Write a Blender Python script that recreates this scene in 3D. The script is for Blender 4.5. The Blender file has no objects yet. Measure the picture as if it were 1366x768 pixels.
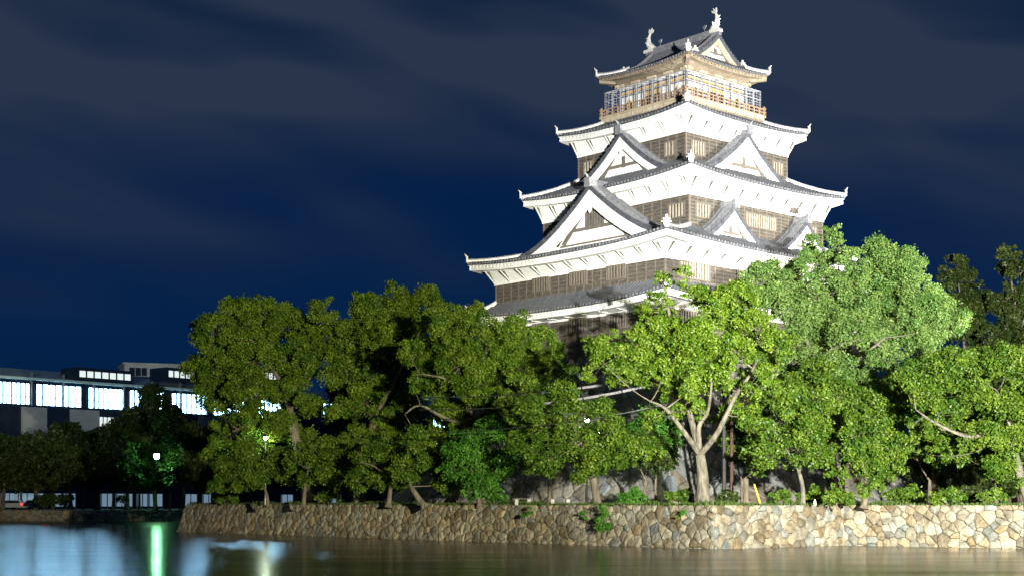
import bpy, math, random
import numpy as np
from mathutils import Vector

random.seed(7)
RNG = np.random.default_rng(7)
scene = bpy.context.scene
COL = scene.collection
R = math.radians

# ------------------------------------------------------------------ camera
F_PX, U0, V0, EYE = 1954.3, 683.0, 669.84, 2.6
cam_d = bpy.data.cameras.new("camera")
cam = bpy.data.objects.new("camera", cam_d)
COL.objects.link(cam)
cam.location = (0, 0, EYE)
cam.rotation_euler = (R(90), 0, 0)
cam_d.sensor_width = 36
cam_d.lens = F_PX / 1366 * 36
cam_d.shift_y = (V0 - 384) / 1366
cam_d.clip_start, cam_d.clip_end = 0.5, 6000
scene.camera = cam

# ------------------------------------------------------------------ world: night sky with long streaks of cloud
world = bpy.data.worlds.new("World")
scene.world = world
world.use_nodes = True
W = world.node_tree
W.nodes.clear()


def wn(t, **kw):
    n = W.nodes.new(t)
    for k, v in kw.items():
        setattr(n, k, v)
    return n


def wm(op, a, b=None, c=None):
    n = wn("ShaderNodeMath", operation=op)
    for i, x in enumerate((a, b, c)):
        if x is None:
            continue
        if isinstance(x, (int, float)):
            n.inputs[i].default_value = x
        else:
            W.links.new(x, n.inputs[i])
    return n.outputs[0]


tc = wn("ShaderNodeTexCoord")
sep = wn("ShaderNodeSeparateXYZ")
W.links.new(tc.outputs["Generated"], sep.inputs[0])
az = wm("ARCTAN2", sep.outputs[0], sep.outputs[1])
el = wm("ARCSINE", sep.outputs[2])
comb = wn("ShaderNodeCombineXYZ")
W.links.new(wm("MULTIPLY", az, 3.2), comb.inputs[0])
W.links.new(wm("ADD", wm("MULTIPLY", el, 11.0), wm("MULTIPLY", az, 2.0)), comb.inputs[1])
noi = wn("ShaderNodeTexNoise")
noi.inputs["Scale"].default_value = 1.5
noi.inputs["Detail"].default_value = 2.5
noi.inputs["Roughness"].default_value = 0.42
noi.inputs["Distortion"].default_value = 0.25
W.links.new(comb.outputs[0], noi.inputs["Vector"])
# cloud banks: azimuth, elevation, spread in azimuth, spread in elevation, tilt, weight   (degrees)
BANKS = [(-2, 18.5, 10, 3.2, -0.25, 1.0), (-13, 15.5, 7, 3.0, -0.1, 0.75), (9, 16.5, 8, 3.6, -0.25, 1.1), (15.5, 15.5, 6, 2.6, -0.3, 0.8),
         (-18.5, 11.0, 5.0, 1.5, -0.15, 1.0), (-10.5, 9.8, 5.5, 1.0, -0.08, 0.35), (-5.5, 11.0, 2.2, 0.8, -0.2, 0.55), (-3, 9.0, 2.8, 0.9, -0.25, 0.35),
         (-16, 7.8, 7, 1.1, 0.0, 0.30), (24, 12, 9, 4, -0.2, 0.8), (-30, 13, 9, 4, 0.1, 0.8)]
tot = None
for a0, e0, sa, se, k, w in BANKS:
    da = wm("SUBTRACT", az, R(a0))
    de = wm("SUBTRACT", wm("SUBTRACT", el, R(e0)), wm("MULTIPLY", da, k))
    q = wm("ADD", wm("POWER", wm("ABSOLUTE", wm("DIVIDE", da, R(sa))), 2.0), wm("POWER", wm("ABSOLUTE", wm("DIVIDE", de, R(se))), 2.0))
    g = wm("MULTIPLY", wm("EXPONENT", wm("MULTIPLY", q, -1.0)), w)
    tot = g if tot is None else wm("ADD", tot, g)
nz = wn("ShaderNodeMapRange")
nz.inputs[1].default_value, nz.inputs[2].default_value = 0.28, 0.68
nz.inputs[3].default_value, nz.inputs[4].default_value = 0.10, 1.20
W.links.new(noi.outputs["Fac"], nz.inputs[0])
deck = wn("ShaderNodeMapRange", interpolation_type='SMOOTHSTEP')
W.links.new(el, deck.inputs[0])
deck.inputs[1].default_value, deck.inputs[2].default_value = R(11.5), R(16.0)
deck.inputs[3].default_value, deck.inputs[4].default_value = 0.0, 0.75
tot = wm("ADD", wm("MULTIPLY", tot, 0.8), deck.outputs[0])
cloud = wm("MINIMUM", wm("MULTIPLY", tot, nz.outputs[0]), 1.0)
ramp = wn("ShaderNodeValToRGB")
W.links.new(wm("MULTIPLY", el, 1 / R(40)), ramp.inputs[0])
cr = ramp.color_ramp
cr.elements[0].position, cr.elements[0].color = 0.0, (0.0018, 0.0145, 0.044, 1)
cr.elements[1].position, cr.elements[1].color = 1.0, (0.0025, 0.0115, 0.044, 1)
for p, c in ((0.16, (0.0010, 0.0150, 0.064, 1)), (0.30, (0.0009, 0.0135, 0.062, 1)), (0.45, (0.0018, 0.0130, 0.046, 1))):
    e = cr.elements.new(p)
    e.color = c
mixc = wn("ShaderNodeMixRGB")
W.links.new(cloud, mixc.inputs[0])
W.links.new(ramp.outputs[0], mixc.inputs[1])
mixc.inputs[2].default_value = (0.0220, 0.0360, 0.0680, 1)
bg = wn("ShaderNodeBackground")
W.links.new(mixc.outputs[0], bg.inputs[0])
bg.inputs[1].default_value = 1.0
wo = wn("ShaderNodeOutputWorld")
W.links.new(bg.outputs[0], wo.inputs[0])

scene.view_settings.view_transform = 'Standard'
scene.view_settings.look = 'None'
scene.view_settings.exposure = 0.0
scene.view_settings.gamma = 1.0
scene.cycles.use_denoising = True
scene.cycles.max_bounces = 5
scene.cycles.diffuse_bounces = 2
scene.cycles.glossy_bounces = 3
scene.cycles.transparent_max_bounces = 6
scene.cycles.sample_clamp_indirect = 4.0


# ------------------------------------------------------------------ floodlights of the castle park, plus added fill spots
def spot(name, loc, aim, power, cone, blend, color, radius=0.4):
    d = bpy.data.lights.new(name, 'SPOT')
    d.energy, d.spot_size, d.spot_blend, d.color, d.shadow_soft_size = power, R(cone), blend, color, radius
    o = bpy.data.objects.new(name, d)
    COL.objects.link(o)
    o.location = loc
    o.rotation_euler = (Vector(aim) - Vector(loc)).to_track_quat('-Z', 'Y').to_euler()
    return o


WARM = (1.0, 0.88, 0.64)
spot("floodlight_across_moat", (19, 6, 9), (15, 127, 38), 480000, 22, 0.6, (1.0, 0.99, 0.97))
spot("floodlight_on_terrace", (60, 84, 3.2), (15, 122, 35), 430000, 44, 0.6, (1.0, 0.96, 0.87))
spot("floodlight_for_trees", (18, 4, 8), (27, 95, 13.5), 1650000, 37, 0.9, (1.0, 0.99, 0.90))
spot("road_lamp_warm", (34, 14, 8), (27, 84, 1.0), 42000, 44, 1.0, WARM)
spot("left_tree_fill_spot", (22, 8, 9), (-12, 112, 15.5), 680000, 32, 1.0, (1.0, 0.95, 0.68))  # added unseen fill, put in to lift the left trees
spot("far_roof_fill_spot", (-44, 4, 10), (-72, 258, 37), 900000, 15, 0.8, (0.80, 1.0, 1.0))  # added unseen fill, aimed to brighten the far office roof and panels


# ------------------------------------------------------------------ helpers
def px(u, v, Y):
    """picture direction -> world point at distance Y"""
    return Vector(((u - U0) / F_PX * Y, Y, EYE - (v - V0) / F_PX * Y))


class MB:
    def __init__(s):
        s.v, s.f, s.m = [], [], []

    def add(s, vs, fs, mi=0):
        o = len(s.v)
        s.v += [tuple(p) for p in vs]
        s.f += [tuple(o + i for i in f) for f in fs]
        s.m += [mi] * len(fs)

    def box(s, lo, hi, mi=0):
        x0, y0, z0 = lo
        x1, y1, z1 = hi
        s.add([(x0, y0, z0), (x1, y0, z0), (x1, y1, z0), (x0, y1, z0), (x0, y0, z1), (x1, y0, z1), (x1, y1, z1), (x0, y1, z1)],
              [(0, 3, 2, 1), (4, 5, 6, 7), (0, 1, 5, 4), (1, 2, 6, 5), (2, 3, 7, 6), (3, 0, 4, 7)], mi)

    def hexa(s, p, mi=0):
        s.add(p, [(0, 3, 2, 1), (4, 5, 6, 7), (0, 1, 5, 4), (1, 2, 6, 5), (2, 3, 7, 6), (3, 0, 4, 7)], mi)

    def bar(s, a, b, w, h=None, mi=0, up=(0, 0, 1)):
        a, b = Vector(a), Vector(b)
        h = w if h is None else h
        d = (b - a).normalized()
        u = Vector(up)
        if abs(d.dot(u)) > 0.98:
            u = Vector((1, 0, 0))
        sd = d.cross(u).normalized() * (w / 2)
        t = sd.cross(d).normalized() * (h / 2)
        s.hexa([a - sd - t, a + sd - t, b + sd - t, b - sd - t, a - sd + t, a + sd + t, b + sd + t, b - sd + t], mi)

    def tube(s, pts, rad, n=6, mi=0, cap=True):
        pts = [Vector(p) for p in pts]
        o = len(s.v)
        prev = None
        for i, p in enumerate(pts):
            d = (pts[min(i + 1, len(pts) - 1)] - pts[max(i - 1, 0)])
            d = d.normalized() if d.length > 1e-9 else Vector((0, 0, 1))
            if prev is None:
                ref = Vector((1, 0, 0)) if abs(d.x) < 0.8 else Vector((0, 1, 0))
                a = d.cross(ref).normalized()
            else:
                a = (prev - d * prev.dot(d)).normalized()
            prev = a
            b = d.cross(a)
            r = rad[i] if isinstance(rad, (list, tuple)) else rad
            for k in range(n):
                t = 2 * math.pi * k / n
                s.v.append(tuple(p + a * (math.cos(t) * r) + b * (math.sin(t) * r)))
        for i in range(len(pts) - 1):
            for k in range(n):
                s.f.append((o + i * n + k, o + i * n + (k + 1) % n, o + (i + 1) * n + (k + 1) % n, o + (i + 1) * n + k))
                s.m.append(mi)
        if cap:
            s.f.append(tuple(o + k for k in reversed(range(n))))
            s.m.append(mi)
            s.f.append(tuple(o + (len(pts) - 1) * n + k for k in range(n)))
            s.m.append(mi)

    def ball(s, c, r, n=8, m=5, mi=0, sc=(1, 1, 1)):
        o = len(s.v)
        for j in range(m + 1):
            th = math.pi * j / m
            for k in range(n):
                ph = 2 * math.pi * k / n
                s.v.append((c[0] + r * sc[0] * math.sin(th) * math.cos(ph), c[1] + r * sc[1] * math.sin(th) * math.sin(ph), c[2] + r * sc[2] * math.cos(th)))
        for j in range(m):
            for k in range(n):
                s.f.append((o + j * n + k, o + (j + 1) * n + k, o + (j + 1) * n + (k + 1) % n, o + j * n + (k + 1) % n))
                s.m.append(mi)

    def grid(s, P, mi=0, flip=False):
        """P[i][j] points"""
        ni, nj = len(P), len(P[0])
        o = len(s.v)
        for r in P:
            s.v += [tuple(p) for p in r]
        for i in range(ni - 1):
            for j in range(nj - 1):
                q = (o + i * nj + j, o + (i + 1) * nj + j, o + (i + 1) * nj + j + 1, o + i * nj + j + 1)
                s.f.append(q[::-1] if flip else q)
                s.m.append(mi(i) if callable(mi) else mi)

    def plate(s, pts, n, mi=0):
        """flat polygon pts extruded by vector n"""
        k = len(pts)
        n = Vector(n)
        pts = [Vector(p) for p in pts]
        s.add(pts + [p + n for p in pts], [tuple(reversed(range(k))), tuple(range(k, 2 * k))] + [(i, (i + 1) % k, k + (i + 1) % k, k + i) for i in range(k)], mi)

    def build(s, name, mats, parent=None, smooth=False):
        me = bpy.data.meshes.new(name)
        me.from_pydata(s.v, [], s.f)
        if not isinstance(mats, (list, tuple)):
            mats = [mats]
        for m in mats:
            me.materials.append(m)
        me.polygons.foreach_set("material_index", s.m)
        if smooth:
            me.polygons.foreach_set("use_smooth", [True] * len(s.f))
        me.update()
        o = bpy.data.objects.new(name, me)
        COL.objects.link(o)
        if parent is not None:
            o.parent = parent
        return o


def tag(o, label=None, cat=None, group=None, kind=None):
    if label:
        o["label"] = label
    if cat:
        o["category"] = cat
    if group:
        o["group"] = group
    if kind:
        o["kind"] = kind
    return o


def empty(name, loc, rz=0.0):
    o = bpy.data.objects.new(name, None)
    COL.objects.link(o)
    o.location = loc
    o.rotation_euler = (0, 0, rz)
    return o


# ------------------------------------------------------------------ materials
def mat(name, c1, c2=None, rough=0.7, scale=3.0, bump=0.0, bscale=None, stretch=(1, 1, 1), spec=0.4, metal=0.0, detail=5, lo=0.35, hi=0.65, attr=None):
    m = bpy.data.materials.new(name)
    m.use_nodes = True
    T = m.node_tree
    b = T.nodes["Principled BSDF"]
    b.inputs["Roughness"].default_value = rough
    b.inputs["Specular IOR Level"].default_value = spec
    b.inputs["Metallic"].default_value = metal
    c2 = c2 or c1
    tcn = T.nodes.new("ShaderNodeTexCoord")
    mp = T.nodes.new("ShaderNodeMapping")
    mp.inputs["Scale"].default_value = stretch
    T.links.new(tcn.outputs["Object"], mp.inputs[0])
    n = T.nodes.new("ShaderNodeTexNoise")
    n.inputs["Scale"].default_value = scale
    n.inputs["Detail"].default_value = detail
    n.inputs["Roughness"].default_value = 0.62
    T.links.new(mp.outputs[0], n.inputs["Vector"])
    r = T.nodes.new("ShaderNodeMapRange")
    r.inputs[1].default_value, r.inputs[2].default_value = lo, hi
    T.links.new(n.outputs["Fac"], r.inputs[0])
    mx = T.nodes.new("ShaderNodeMixRGB")
    mx.inputs[1].default_value = (*c1, 1)
    mx.inputs[2].default_value = (*c2, 1)
    T.links.new(r.outputs[0], mx.inputs[0])
    out = mx.outputs[0]
    if attr:
        a = T.nodes.new("ShaderNodeAttribute")
        a.attribute_name = attr
        mu = T.nodes.new("ShaderNodeMixRGB")
        mu.blend_type = 'MULTIPLY'
        mu.inputs[0].default_value = 1.0
        T.links.new(out, mu.inputs[1])
        T.links.new(a.outputs["Color"], mu.inputs[2])
        out = mu.outputs[0]
    T.links.new(out, b.inputs["Base Color"])
    if bump:
        n2 = T.nodes.new("ShaderNodeTexNoise")
        n2.inputs["Scale"].default_value = bscale or scale * 4
        n2.inputs["Detail"].default_value = 6
        T.links.new(mp.outputs[0], n2.inputs["Vector"])
        bp = T.nodes.new("ShaderNodeBump")
        bp.inputs["Strength"].default_value = 1.0
        bp.inputs["Distance"].default_value = bump
        T.links.new(n2.outputs["Fac"], bp.inputs["Height"])
        T.links.new(bp.outputs[0], b.inputs["Normal"])
    return m


def glow(name, col, strength):
    m = bpy.data.materials.new(name)
    m.use_nodes = True
    b = m.node_tree.nodes["Principled BSDF"]
    b.inputs["Base Color"].default_value = (*[0.5 * c for c in col], 1)
    b.inputs["Emission Color"].default_value = (*col, 1)
    b.inputs["Emission Strength"].default_value = strength
    return m


def boards_mat(name, c1, c2, pitch=0.26):
    m = mat(name, c1, c2, rough=0.8, scale=2.2, stretch=(0.7, 0.7, 9), spec=0.25, lo=0.3, hi=0.7, detail=8)
    T = m.node_tree
    b = T.nodes["Principled BSDF"]
    tcn = [n for n in T.nodes if n.type == 'TEX_COORD'][0]
    sp = T.nodes.new("ShaderNodeSeparateXYZ")
    T.links.new(tcn.outputs["Object"], sp.inputs[0])
    d = T.nodes.new("ShaderNodeMath")
    d.operation = 'DIVIDE'
    T.links.new(sp.outputs[2], d.inputs[0])
    d.inputs[1].default_value = pitch
    f = T.nodes.new("ShaderNodeMath")
    f.operation = 'FRACT'
    T.links.new(d.outputs[0], f.inputs[0])
    bp = T.nodes.new("ShaderNodeBump")
    bp.invert = True
    bp.inputs["Strength"].default_value = 1.0
    bp.inputs["Distance"].default_value = 0.12
    T.links.new(f.outputs[0], bp.inputs["Height"])
    T.links.new(bp.outputs[0], b.inputs["Normal"])
    return m


M = {}
M['plaster'] = mat("white_plaster", (0.80, 0.80, 0.785), (0.63, 0.63, 0.60), rough=0.75, scale=0.7, lo=.38, hi=.75, detail=9, bump=0.01, bscale=6)
M['plaster_old'] = mat("stained_plaster", (0.72, 0.71, 0.67), (0.55, 0.54, 0.50), rough=0.8, scale=1.5, bump=0.01)
M['tile'] = mat("grey_roof_tile", (0.046, 0.050, 0.062), (0.092, 0.098, 0.112), rough=0.5, scale=2.5, bump=0.01, bscale=14, spec=0.5)
M['tile_end'] = mat("pale_tile_end_lit_crest", (0.17, 0.175, 0.195), (0.28, 0.28, 0.295), rough=0.6, scale=4)  # end-cap colour, also painted as highlight on the rib crests
M['tile_dark'] = mat("shaded_tile_valley", (0.022, 0.024, 0.030), (0.04, 0.043, 0.05), rough=0.7, scale=4)  # near-black tile tone painting shade into the valleys between ribs
M['ridge'] = mat("ridge_tile", (0.13, 0.135, 0.155), (0.23, 0.232, 0.245), rough=0.6, scale=3, bump=0.02)
M['boards'] = boards_mat("weathered_boards", (0.026, 0.024, 0.023), (0.150, 0.130, 0.108))
M['board_lit'] = mat("weathered_board_lit_edge", (0.036, 0.034, 0.032), (0.140, 0.121, 0.093), rough=0.8, scale=2.0, stretch=(1, 1, 6), lo=.3, hi=.7)  # strip tone painting the light caught on the board laps
M['batten'] = mat("wood_batten", (0.09, 0.078, 0.066), (0.16, 0.135, 0.108), rough=0.8, scale=5, stretch=(3, 3, .5))
M['timber'] = mat("dark_timber", (0.075, 0.068, 0.062), (0.15, 0.132, 0.115), rough=0.8, scale=4, stretch=(1, 1, 1))
M['gap'] = mat("black_gap_shade", (0.018, 0.017, 0.016), (0.03, 0.03, 0.028), rough=0.9)  # near-black colour painted as the shade inside openings and gaps
M['bracket'] = mat("eave_shade_dark", (0.05, 0.055, 0.045), (0.09, 0.09, 0.075), rough=0.9)  # dark colour painting the shade beside struts and behind rafter ends
M['cream'] = mat("cream_boards", (0.34, 0.28, 0.19), (0.48, 0.42, 0.32), rough=0.7, scale=2)
M['eave_wood'] = mat("eave_wood", (0.20, 0.160, 0.115), (0.30, 0.25, 0.185), rough=0.7, scale=3)
M['shutter'] = mat("pale_shutter", (0.24, 0.20, 0.15), (0.36, 0.32, 0.26), rough=0.7, scale=3)
M['copper'] = mat("brown_rail", (0.27, 0.175, 0.11), (0.35, 0.25, 0.17), rough=0.5, scale=4)
M['gold'] = mat("golden_frame", (0.55, 0.33, 0.07), (0.65, 0.42, 0.12), rough=0.4, scale=5)
M['cage'] = mat("steel_cage", (0.34, 0.36, 0.42), (0.42, 0.44, 0.48), rough=0.4, scale=5)
M['glass_dark'] = mat("dark_glass", (0.02, 0.03, 0.05), (0.03, 0.04, 0.07), rough=0.1, spec=0.6)
M['stone'] = mat("moat_stone", (0.10, 0.080, 0.048), (0.36, 0.31, 0.215), rough=0.85, scale=2.4, bump=0.10, bscale=5, lo=.25, hi=.72, attr="tint", detail=8)
M['stone_big'] = mat("castle_base_stone", (0.13, 0.118, 0.098), (0.27, 0.25, 0.215), rough=0.85, scale=1.5, bump=0.07, bscale=4, attr="tint", detail=8)
M['mortar'] = mat("wall_core_earth", (0.075, 0.060, 0.040), (0.13, 0.105, 0.07), rough=1.0, scale=4)
M['grass'] = mat("grass_ground", (0.03, 0.055, 0.014), (0.065, 0.09, 0.025), rough=0.9, scale=1.5, bump=0.05, bscale=20)
M['asphalt'] = mat("asphalt", (0.04, 0.04, 0.042), (0.06, 0.06, 0.06), rough=0.9, scale=3)
M['concrete'] = mat("concrete", (0.34, 0.34, 0.33), (0.44, 0.43, 0.41), rough=0.8, scale=1)
M['steel'] = mat("grey_steel", (0.25, 0.26, 0.27), (0.32, 0.33, 0.34), rough=0.45, scale=4, metal=0.4)
M['black'] = mat("black_paint", (0.015, 0.015, 0.016), (0.03, 0.03, 0.03), rough=0.5)
M['bark'] = mat("camphor_bark", (0.075, 0.060, 0.042), (0.17, 0.14, 0.10), rough=0.9, scale=2.5, bump=0.06, bscale=7, stretch=(2, 2, .5))
M['bark_pale'] = mat("pale_bark", (0.060, 0.053, 0.038), (0.185, 0.168, 0.125), rough=0.9, scale=2.0, bump=0.06, bscale=6, stretch=(2, 2, .6))


def leaf_mat(name, c1, c2, trans=0.35):
    m = bpy.data.materials.new(name)
    m.use_nodes = True
    T = m.node_tree
    b = T.nodes["Principled BSDF"]
    b.inputs["Roughness"].default_value = 0.5
    b.inputs["Specular IOR Level"].default_value = 0.35
    a = T.nodes.new("ShaderNodeAttribute")
    a.attribute_name = "tint"
    mx = T.nodes.new("ShaderNodeMixRGB")
    mx.inputs[1].default_value = (*c1, 1)
    mx.inputs[2].default_value = (*c2, 1)
    T.links.new(a.outputs["Fac"], mx.inputs[0])
    T.links.new(mx.outputs[0], b.inputs["Base Color"])
    tr = T.nodes.new("ShaderNodeBsdfTranslucent")
    T.links.new(mx.outputs[0], tr.inputs[0])
    ms = T.nodes.new("ShaderNodeMixShader")
    ms.inputs[0].default_value = trans
    T.links.new(b.outputs[0], ms.inputs[1])
    T.links.new(tr.outputs[0], ms.inputs[2])
    T.links.new(ms.outputs[0], T.nodes["Material Output"].inputs[0])
    return m


M['leaf_camphor'] = leaf_mat("camphor_leaf", (0.048, 0.116, 0.006), (0.195, 0.285, 0.026))
M['leaf_pale'] = leaf_mat("pale_camphor_leaf", (0.066, 0.150, 0.026), (0.215, 0.310, 0.080))
M['leaf_cherry'] = leaf_mat("cherry_leaf", (0.033, 0.092, 0.006), (0.155, 0.232, 0.022))
M['leaf_green'] = leaf_mat("fresh_green_leaf", (0.035, 0.130, 0.012), (0.11, 0.27, 0.03))
M['leaf_dark'] = leaf_mat("dark_evergreen_leaf", (0.022, 0.045, 0.008), (0.070, 0.095, 0.016))

# water: long exposure, softly rippled
mw = bpy.data.materials.new("moat_water")
mw.use_nodes = True
T = mw.node_tree
b = T.nodes["Principled BSDF"]
b.inputs["Base Color"].default_value = (0.010, 0.012, 0.007, 1)
b.inputs["Roughness"].default_value = 0.165
b.inputs["IOR"].default_value = 1.33
tcn = T.nodes.new("ShaderNodeTexCoord")
mp = T.nodes.new("ShaderNodeMapping")
mp.inputs["Scale"].default_value = (0.35, 0.9, 1)
T.links.new(tcn.outputs["Object"], mp.inputs[0])
n = T.nodes.new("ShaderNodeTexNoise")
n.inputs["Scale"].default_value = 1.0
n.inputs["Detail"].default_value = 3
T.links.new(mp.outputs[0], n.inputs["Vector"])
bp = T.nodes.new("ShaderNodeBump")
bp.inputs["Strength"].default_value = 1.0
bp.inputs["Distance"].default_value = 0.0035
T.links.new(n.outputs["Fac"], bp.inputs["Height"])
T.links.new(bp.outputs[0], b.inputs["Normal"])
mp2 = T.nodes.new("ShaderNodeMapping")
mp2.inputs["Scale"].default_value = (0.10, 0.45, 1)
mp2.inputs["Rotation"].default_value = (0, 0, 0.25)
T.links.new(tcn.outputs["Object"], mp2.inputs[0])
n2 = T.nodes.new("ShaderNodeTexNoise")
n2.inputs["Scale"].default_value = 1.0
n2.inputs["Detail"].default_value = 5
T.links.new(mp2.outputs[0], n2.inputs["Vector"])
rr_ = T.nodes.new("ShaderNodeMapRange")
rr_.inputs[1].default_value, rr_.inputs[2].default_value = 0.35, 0.65
rr_.inputs[3].default_value, rr_.inputs[4].default_value = 0.155, 0.21
T.links.new(n2.outputs["Fac"], rr_.inputs[0])
T.links.new(rr_.outputs[0], b.inputs["Roughness"])
M['water'] = mw

# ------------------------------------------------------------------ setting: water, terrace, banks
WL = [(-30.2, 131.6), (11.2, 81.6), (20.2, 88.9), (28.9, 82.7), (75.0, 50.0)]        # foot of the near moat wall
WT = [(-29.3, 132.0), (11.45, 82.75), (20.2, 89.85), (29.2, 83.6), (75.6, 51.0)]    # its top edge
TZ = 2.44


def sheet(name, pts, z, m, kind='structure'):
    mb = MB()
    mb.add([(x, y, z) for x, y in pts], [tuple(range(len(pts)))])
    return tag(mb.build(name, m), kind=kind)


sheet("water", [(-600, 2), (600, 2), (600, 240), (-600, 240)], 0.0, M['water'])
terr_in = [(-28.9, 132.3), (11.5, 83.2), (20.2, 90.3), (29.4, 84.0), (75.8, 51.5)]
tb = MB()
tb.add([(x, y, TZ) for x, y in terr_in] + [(400, 51.5, TZ), (400, 700, TZ), (-33, 700, TZ), (-33, 212, TZ)], [tuple(range(9))])
tag(tb.build("terrace_ground", M['grass']), kind='structure')
fb = MB()
fb.add([(-900, 210.7, 1.52), (-33.2, 210.7, 1.52), (-33.2, 3000, 1.52), (-900, 3000, 1.52)], [(0, 1, 2, 3)])
tag(fb.build("far_bank_ground", M['grass']), kind='structure')
sheet("road", [(-900, 226), (-33.4, 226), (-33.4, 243), (-900, 243)], 1.526, M['asphalt'])
hb = MB()
hb.add([(-400, 3.5, 1.0), (400, 3.5, 1.0), (400, -300, 1.0), (-400, -300, 1.0), (-400, 3.5, -0.5), (400, 3.5, -0.5)], [(0, 3, 2, 1), (4, 0, 1, 5)])
tag(hb.build("near_bank_ground", M['asphalt']), kind='structure')


# ------------------------------------------------------------------ dry-stone walls: every stone is a cut cell
def clip(poly, a, b, c):
    """keep a*x+b*y<=c"""
    out = []
    n = len(poly)
    for i in range(n):
        p, q = poly[i], poly[(i + 1) % n]
        dp, dq = a * p[0] + b * p[1] - c, a * q[0] + b * q[1] - c
        if dp <= 0:
            out.append(p)
        if (dp < 0 < dq) or (dq < 0 < dp):
            t = dp / (dp - dq)
            out.append((p[0] + (q[0] - p[0]) * t, p[1] + (q[1] - p[1]) * t))
    return out


def stone_face(mb, tint, F, L, H, cw, ch, rng, relief=0.07, gap=0.008, tone=(0.62, 1.2)):
    nx, ny = max(1, int(round(L / cw))), max(1, int(round(H / ch)))
    seeds, wt = {}, {}
    for j in range(-1, ny + 1):
        for i in range(-2, nx + 2):
            jx = 0.5 if j % 2 else 0.0
            seeds[(i, j)] = ((i + 0.5 + jx + rng.uniform(-.48, .48)) * L / nx, (j + 0.5 + rng.uniform(-.46, .46)) * H / ny)
            wt[(i, j)] = rng.choice((0.0, 0.05, 0.12, 0.22)) * cw * ch * rng.random() * 2
    e = 1e-3

    def norm(x, y):
        p = F(x, y)
        n = (F(x + e, y) - p).cross(F(x, y + e) - p)
        return n.normalized()
    for (i, j), (sx, sy) in seeds.items():
        if not (-0.8 * cw < sx < L + .8 * cw and -.5 * ch < sy < H + .5 * ch):
            continue
        poly = [(max(0, sx - 3 * cw), max(0, sy - 3 * ch)), (min(L, sx + 3 * cw), max(0, sy - 3 * ch)), (min(L, sx + 3 * cw), min(H, sy + 3 * ch)), (max(0, sx - 3 * cw), min(H, sy + 3 * ch))]
        for dj in (-2, -1, 0, 1, 2):
            for di in (-2, -1, 0, 1, 2):
                q = seeds.get((i + di, j + dj))
                if q is None or (di == 0 and dj == 0) or len(poly) < 3:
                    continue
                a, b_ = q[0] - sx, q[1] - sy
                poly = clip(poly, a, b_, (q[0] ** 2 + q[1] ** 2 - sx ** 2 - sy ** 2 - wt[(i + di, j + dj)] + wt[(i, j)]) / 2)
        if len(poly) < 3:
            continue
        ar = abs(sum(poly[k][0] * poly[(k + 1) % len(poly)][1] - poly[(k + 1) % len(poly)][0] * poly[k][1] for k in range(len(poly)))) / 2
        if ar < 0.006:
            continue
        cx, cy = sum(p[0] for p in poly) / len(poly), sum(p[1] for p in poly) / len(poly)
        # cut the sharp corners
        pl = []
        n = len(poly)
        for k in range(n):
            p, q, r_ = poly[k - 1], poly[k], poly[(k + 1) % n]
            t = rng.uniform(0.05, 0.15)
            pl.append((q[0] + (p[0] - q[0]) * t, q[1] + (p[1] - q[1]) * t))
            pl.append((q[0] + (r_[0] - q[0]) * t, q[1] + (r_[1] - q[1]) * t))
        nn = norm(min(max(cx, 0.01), L - .01), min(max(cy, 0.01), H - .01))
        size = math.sqrt(ar)
        tx, ty = rng.uniform(-.06, .06), rng.uniform(-.06, .06)
        bulge = relief * rng.uniform(0.5, 1.3)
        rings = []
        for k_in, dep in ((gap / size, -0.12), (gap / size, 0.0), (0.075 + gap / size, bulge * .6), (0.42, bulge)):
            ring = []
            for x, y in pl:
                xx, yy = x + (cx - x) * min(.8, k_in * 1.4), y + (cy - y) * min(.8, k_in * 1.4)
                d = dep + ((xx - cx) * tx + (yy - cy) * ty if dep > 0 else 0) + (rng.uniform(-.012, .012) if dep > 0 else 0)
                ring.append(F(xx, yy) + nn * d)
            rings.append(ring)
        o = len(mb.v)
        m_ = len(pl)
        for rg in rings:
            mb.v += [tuple(p) for p in rg]
        for a in range(len(rings) - 1):
            for k in range(m_):
                mb.f.append((o + a * m_ + k, o + a * m_ + (k + 1) % m_, o + (a + 1) * m_ + (k + 1) % m_, o + (a + 1) * m_ + k))
                mb.m.append(0)
        mb.f.append(tuple(o + (len(rings) - 1) * m_ + k for k in range(m_)))
        mb.m.append(0)
        v = rng.uniform(*tone)
        w = rng.uniform(-.10, .07)
        r_n = rng.random()
        if r_n < 0.16:
            v *= 0.60
            w += 0.08
        elif r_n < 0.34:
            v *= .85
            w -= 0.10
        c = (v * (1 + w), v, v * (1 - w * 1.5), 1.0)
        tint += [c] * (len(rings) * m_)


def finish_stone(mb, tint, name, mats, parent=None):
    o = mb.build(name, mats, parent)
    tint += [(1, 1, 1, 1)] * (len(mb.v) - len(tint))
    at = o.data.attributes.new("tint", 'FLOAT_COLOR', 'POINT')
    at.data.foreach_set("color", np.array(tint, dtype=np.float32).ravel())
    return o


def bil(b0, b1, t0, t1, L, H):
    b0, b1, t0, t1 = map(Vector, (b0, b1, t0, t1))

    def F(x, y):
        s, t = x / L, y / H
        return (b0 * (1 - s) + b1 * s) * (1 - t) + (t0 * (1 - s) + t1 * s) * t
    return F


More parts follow.
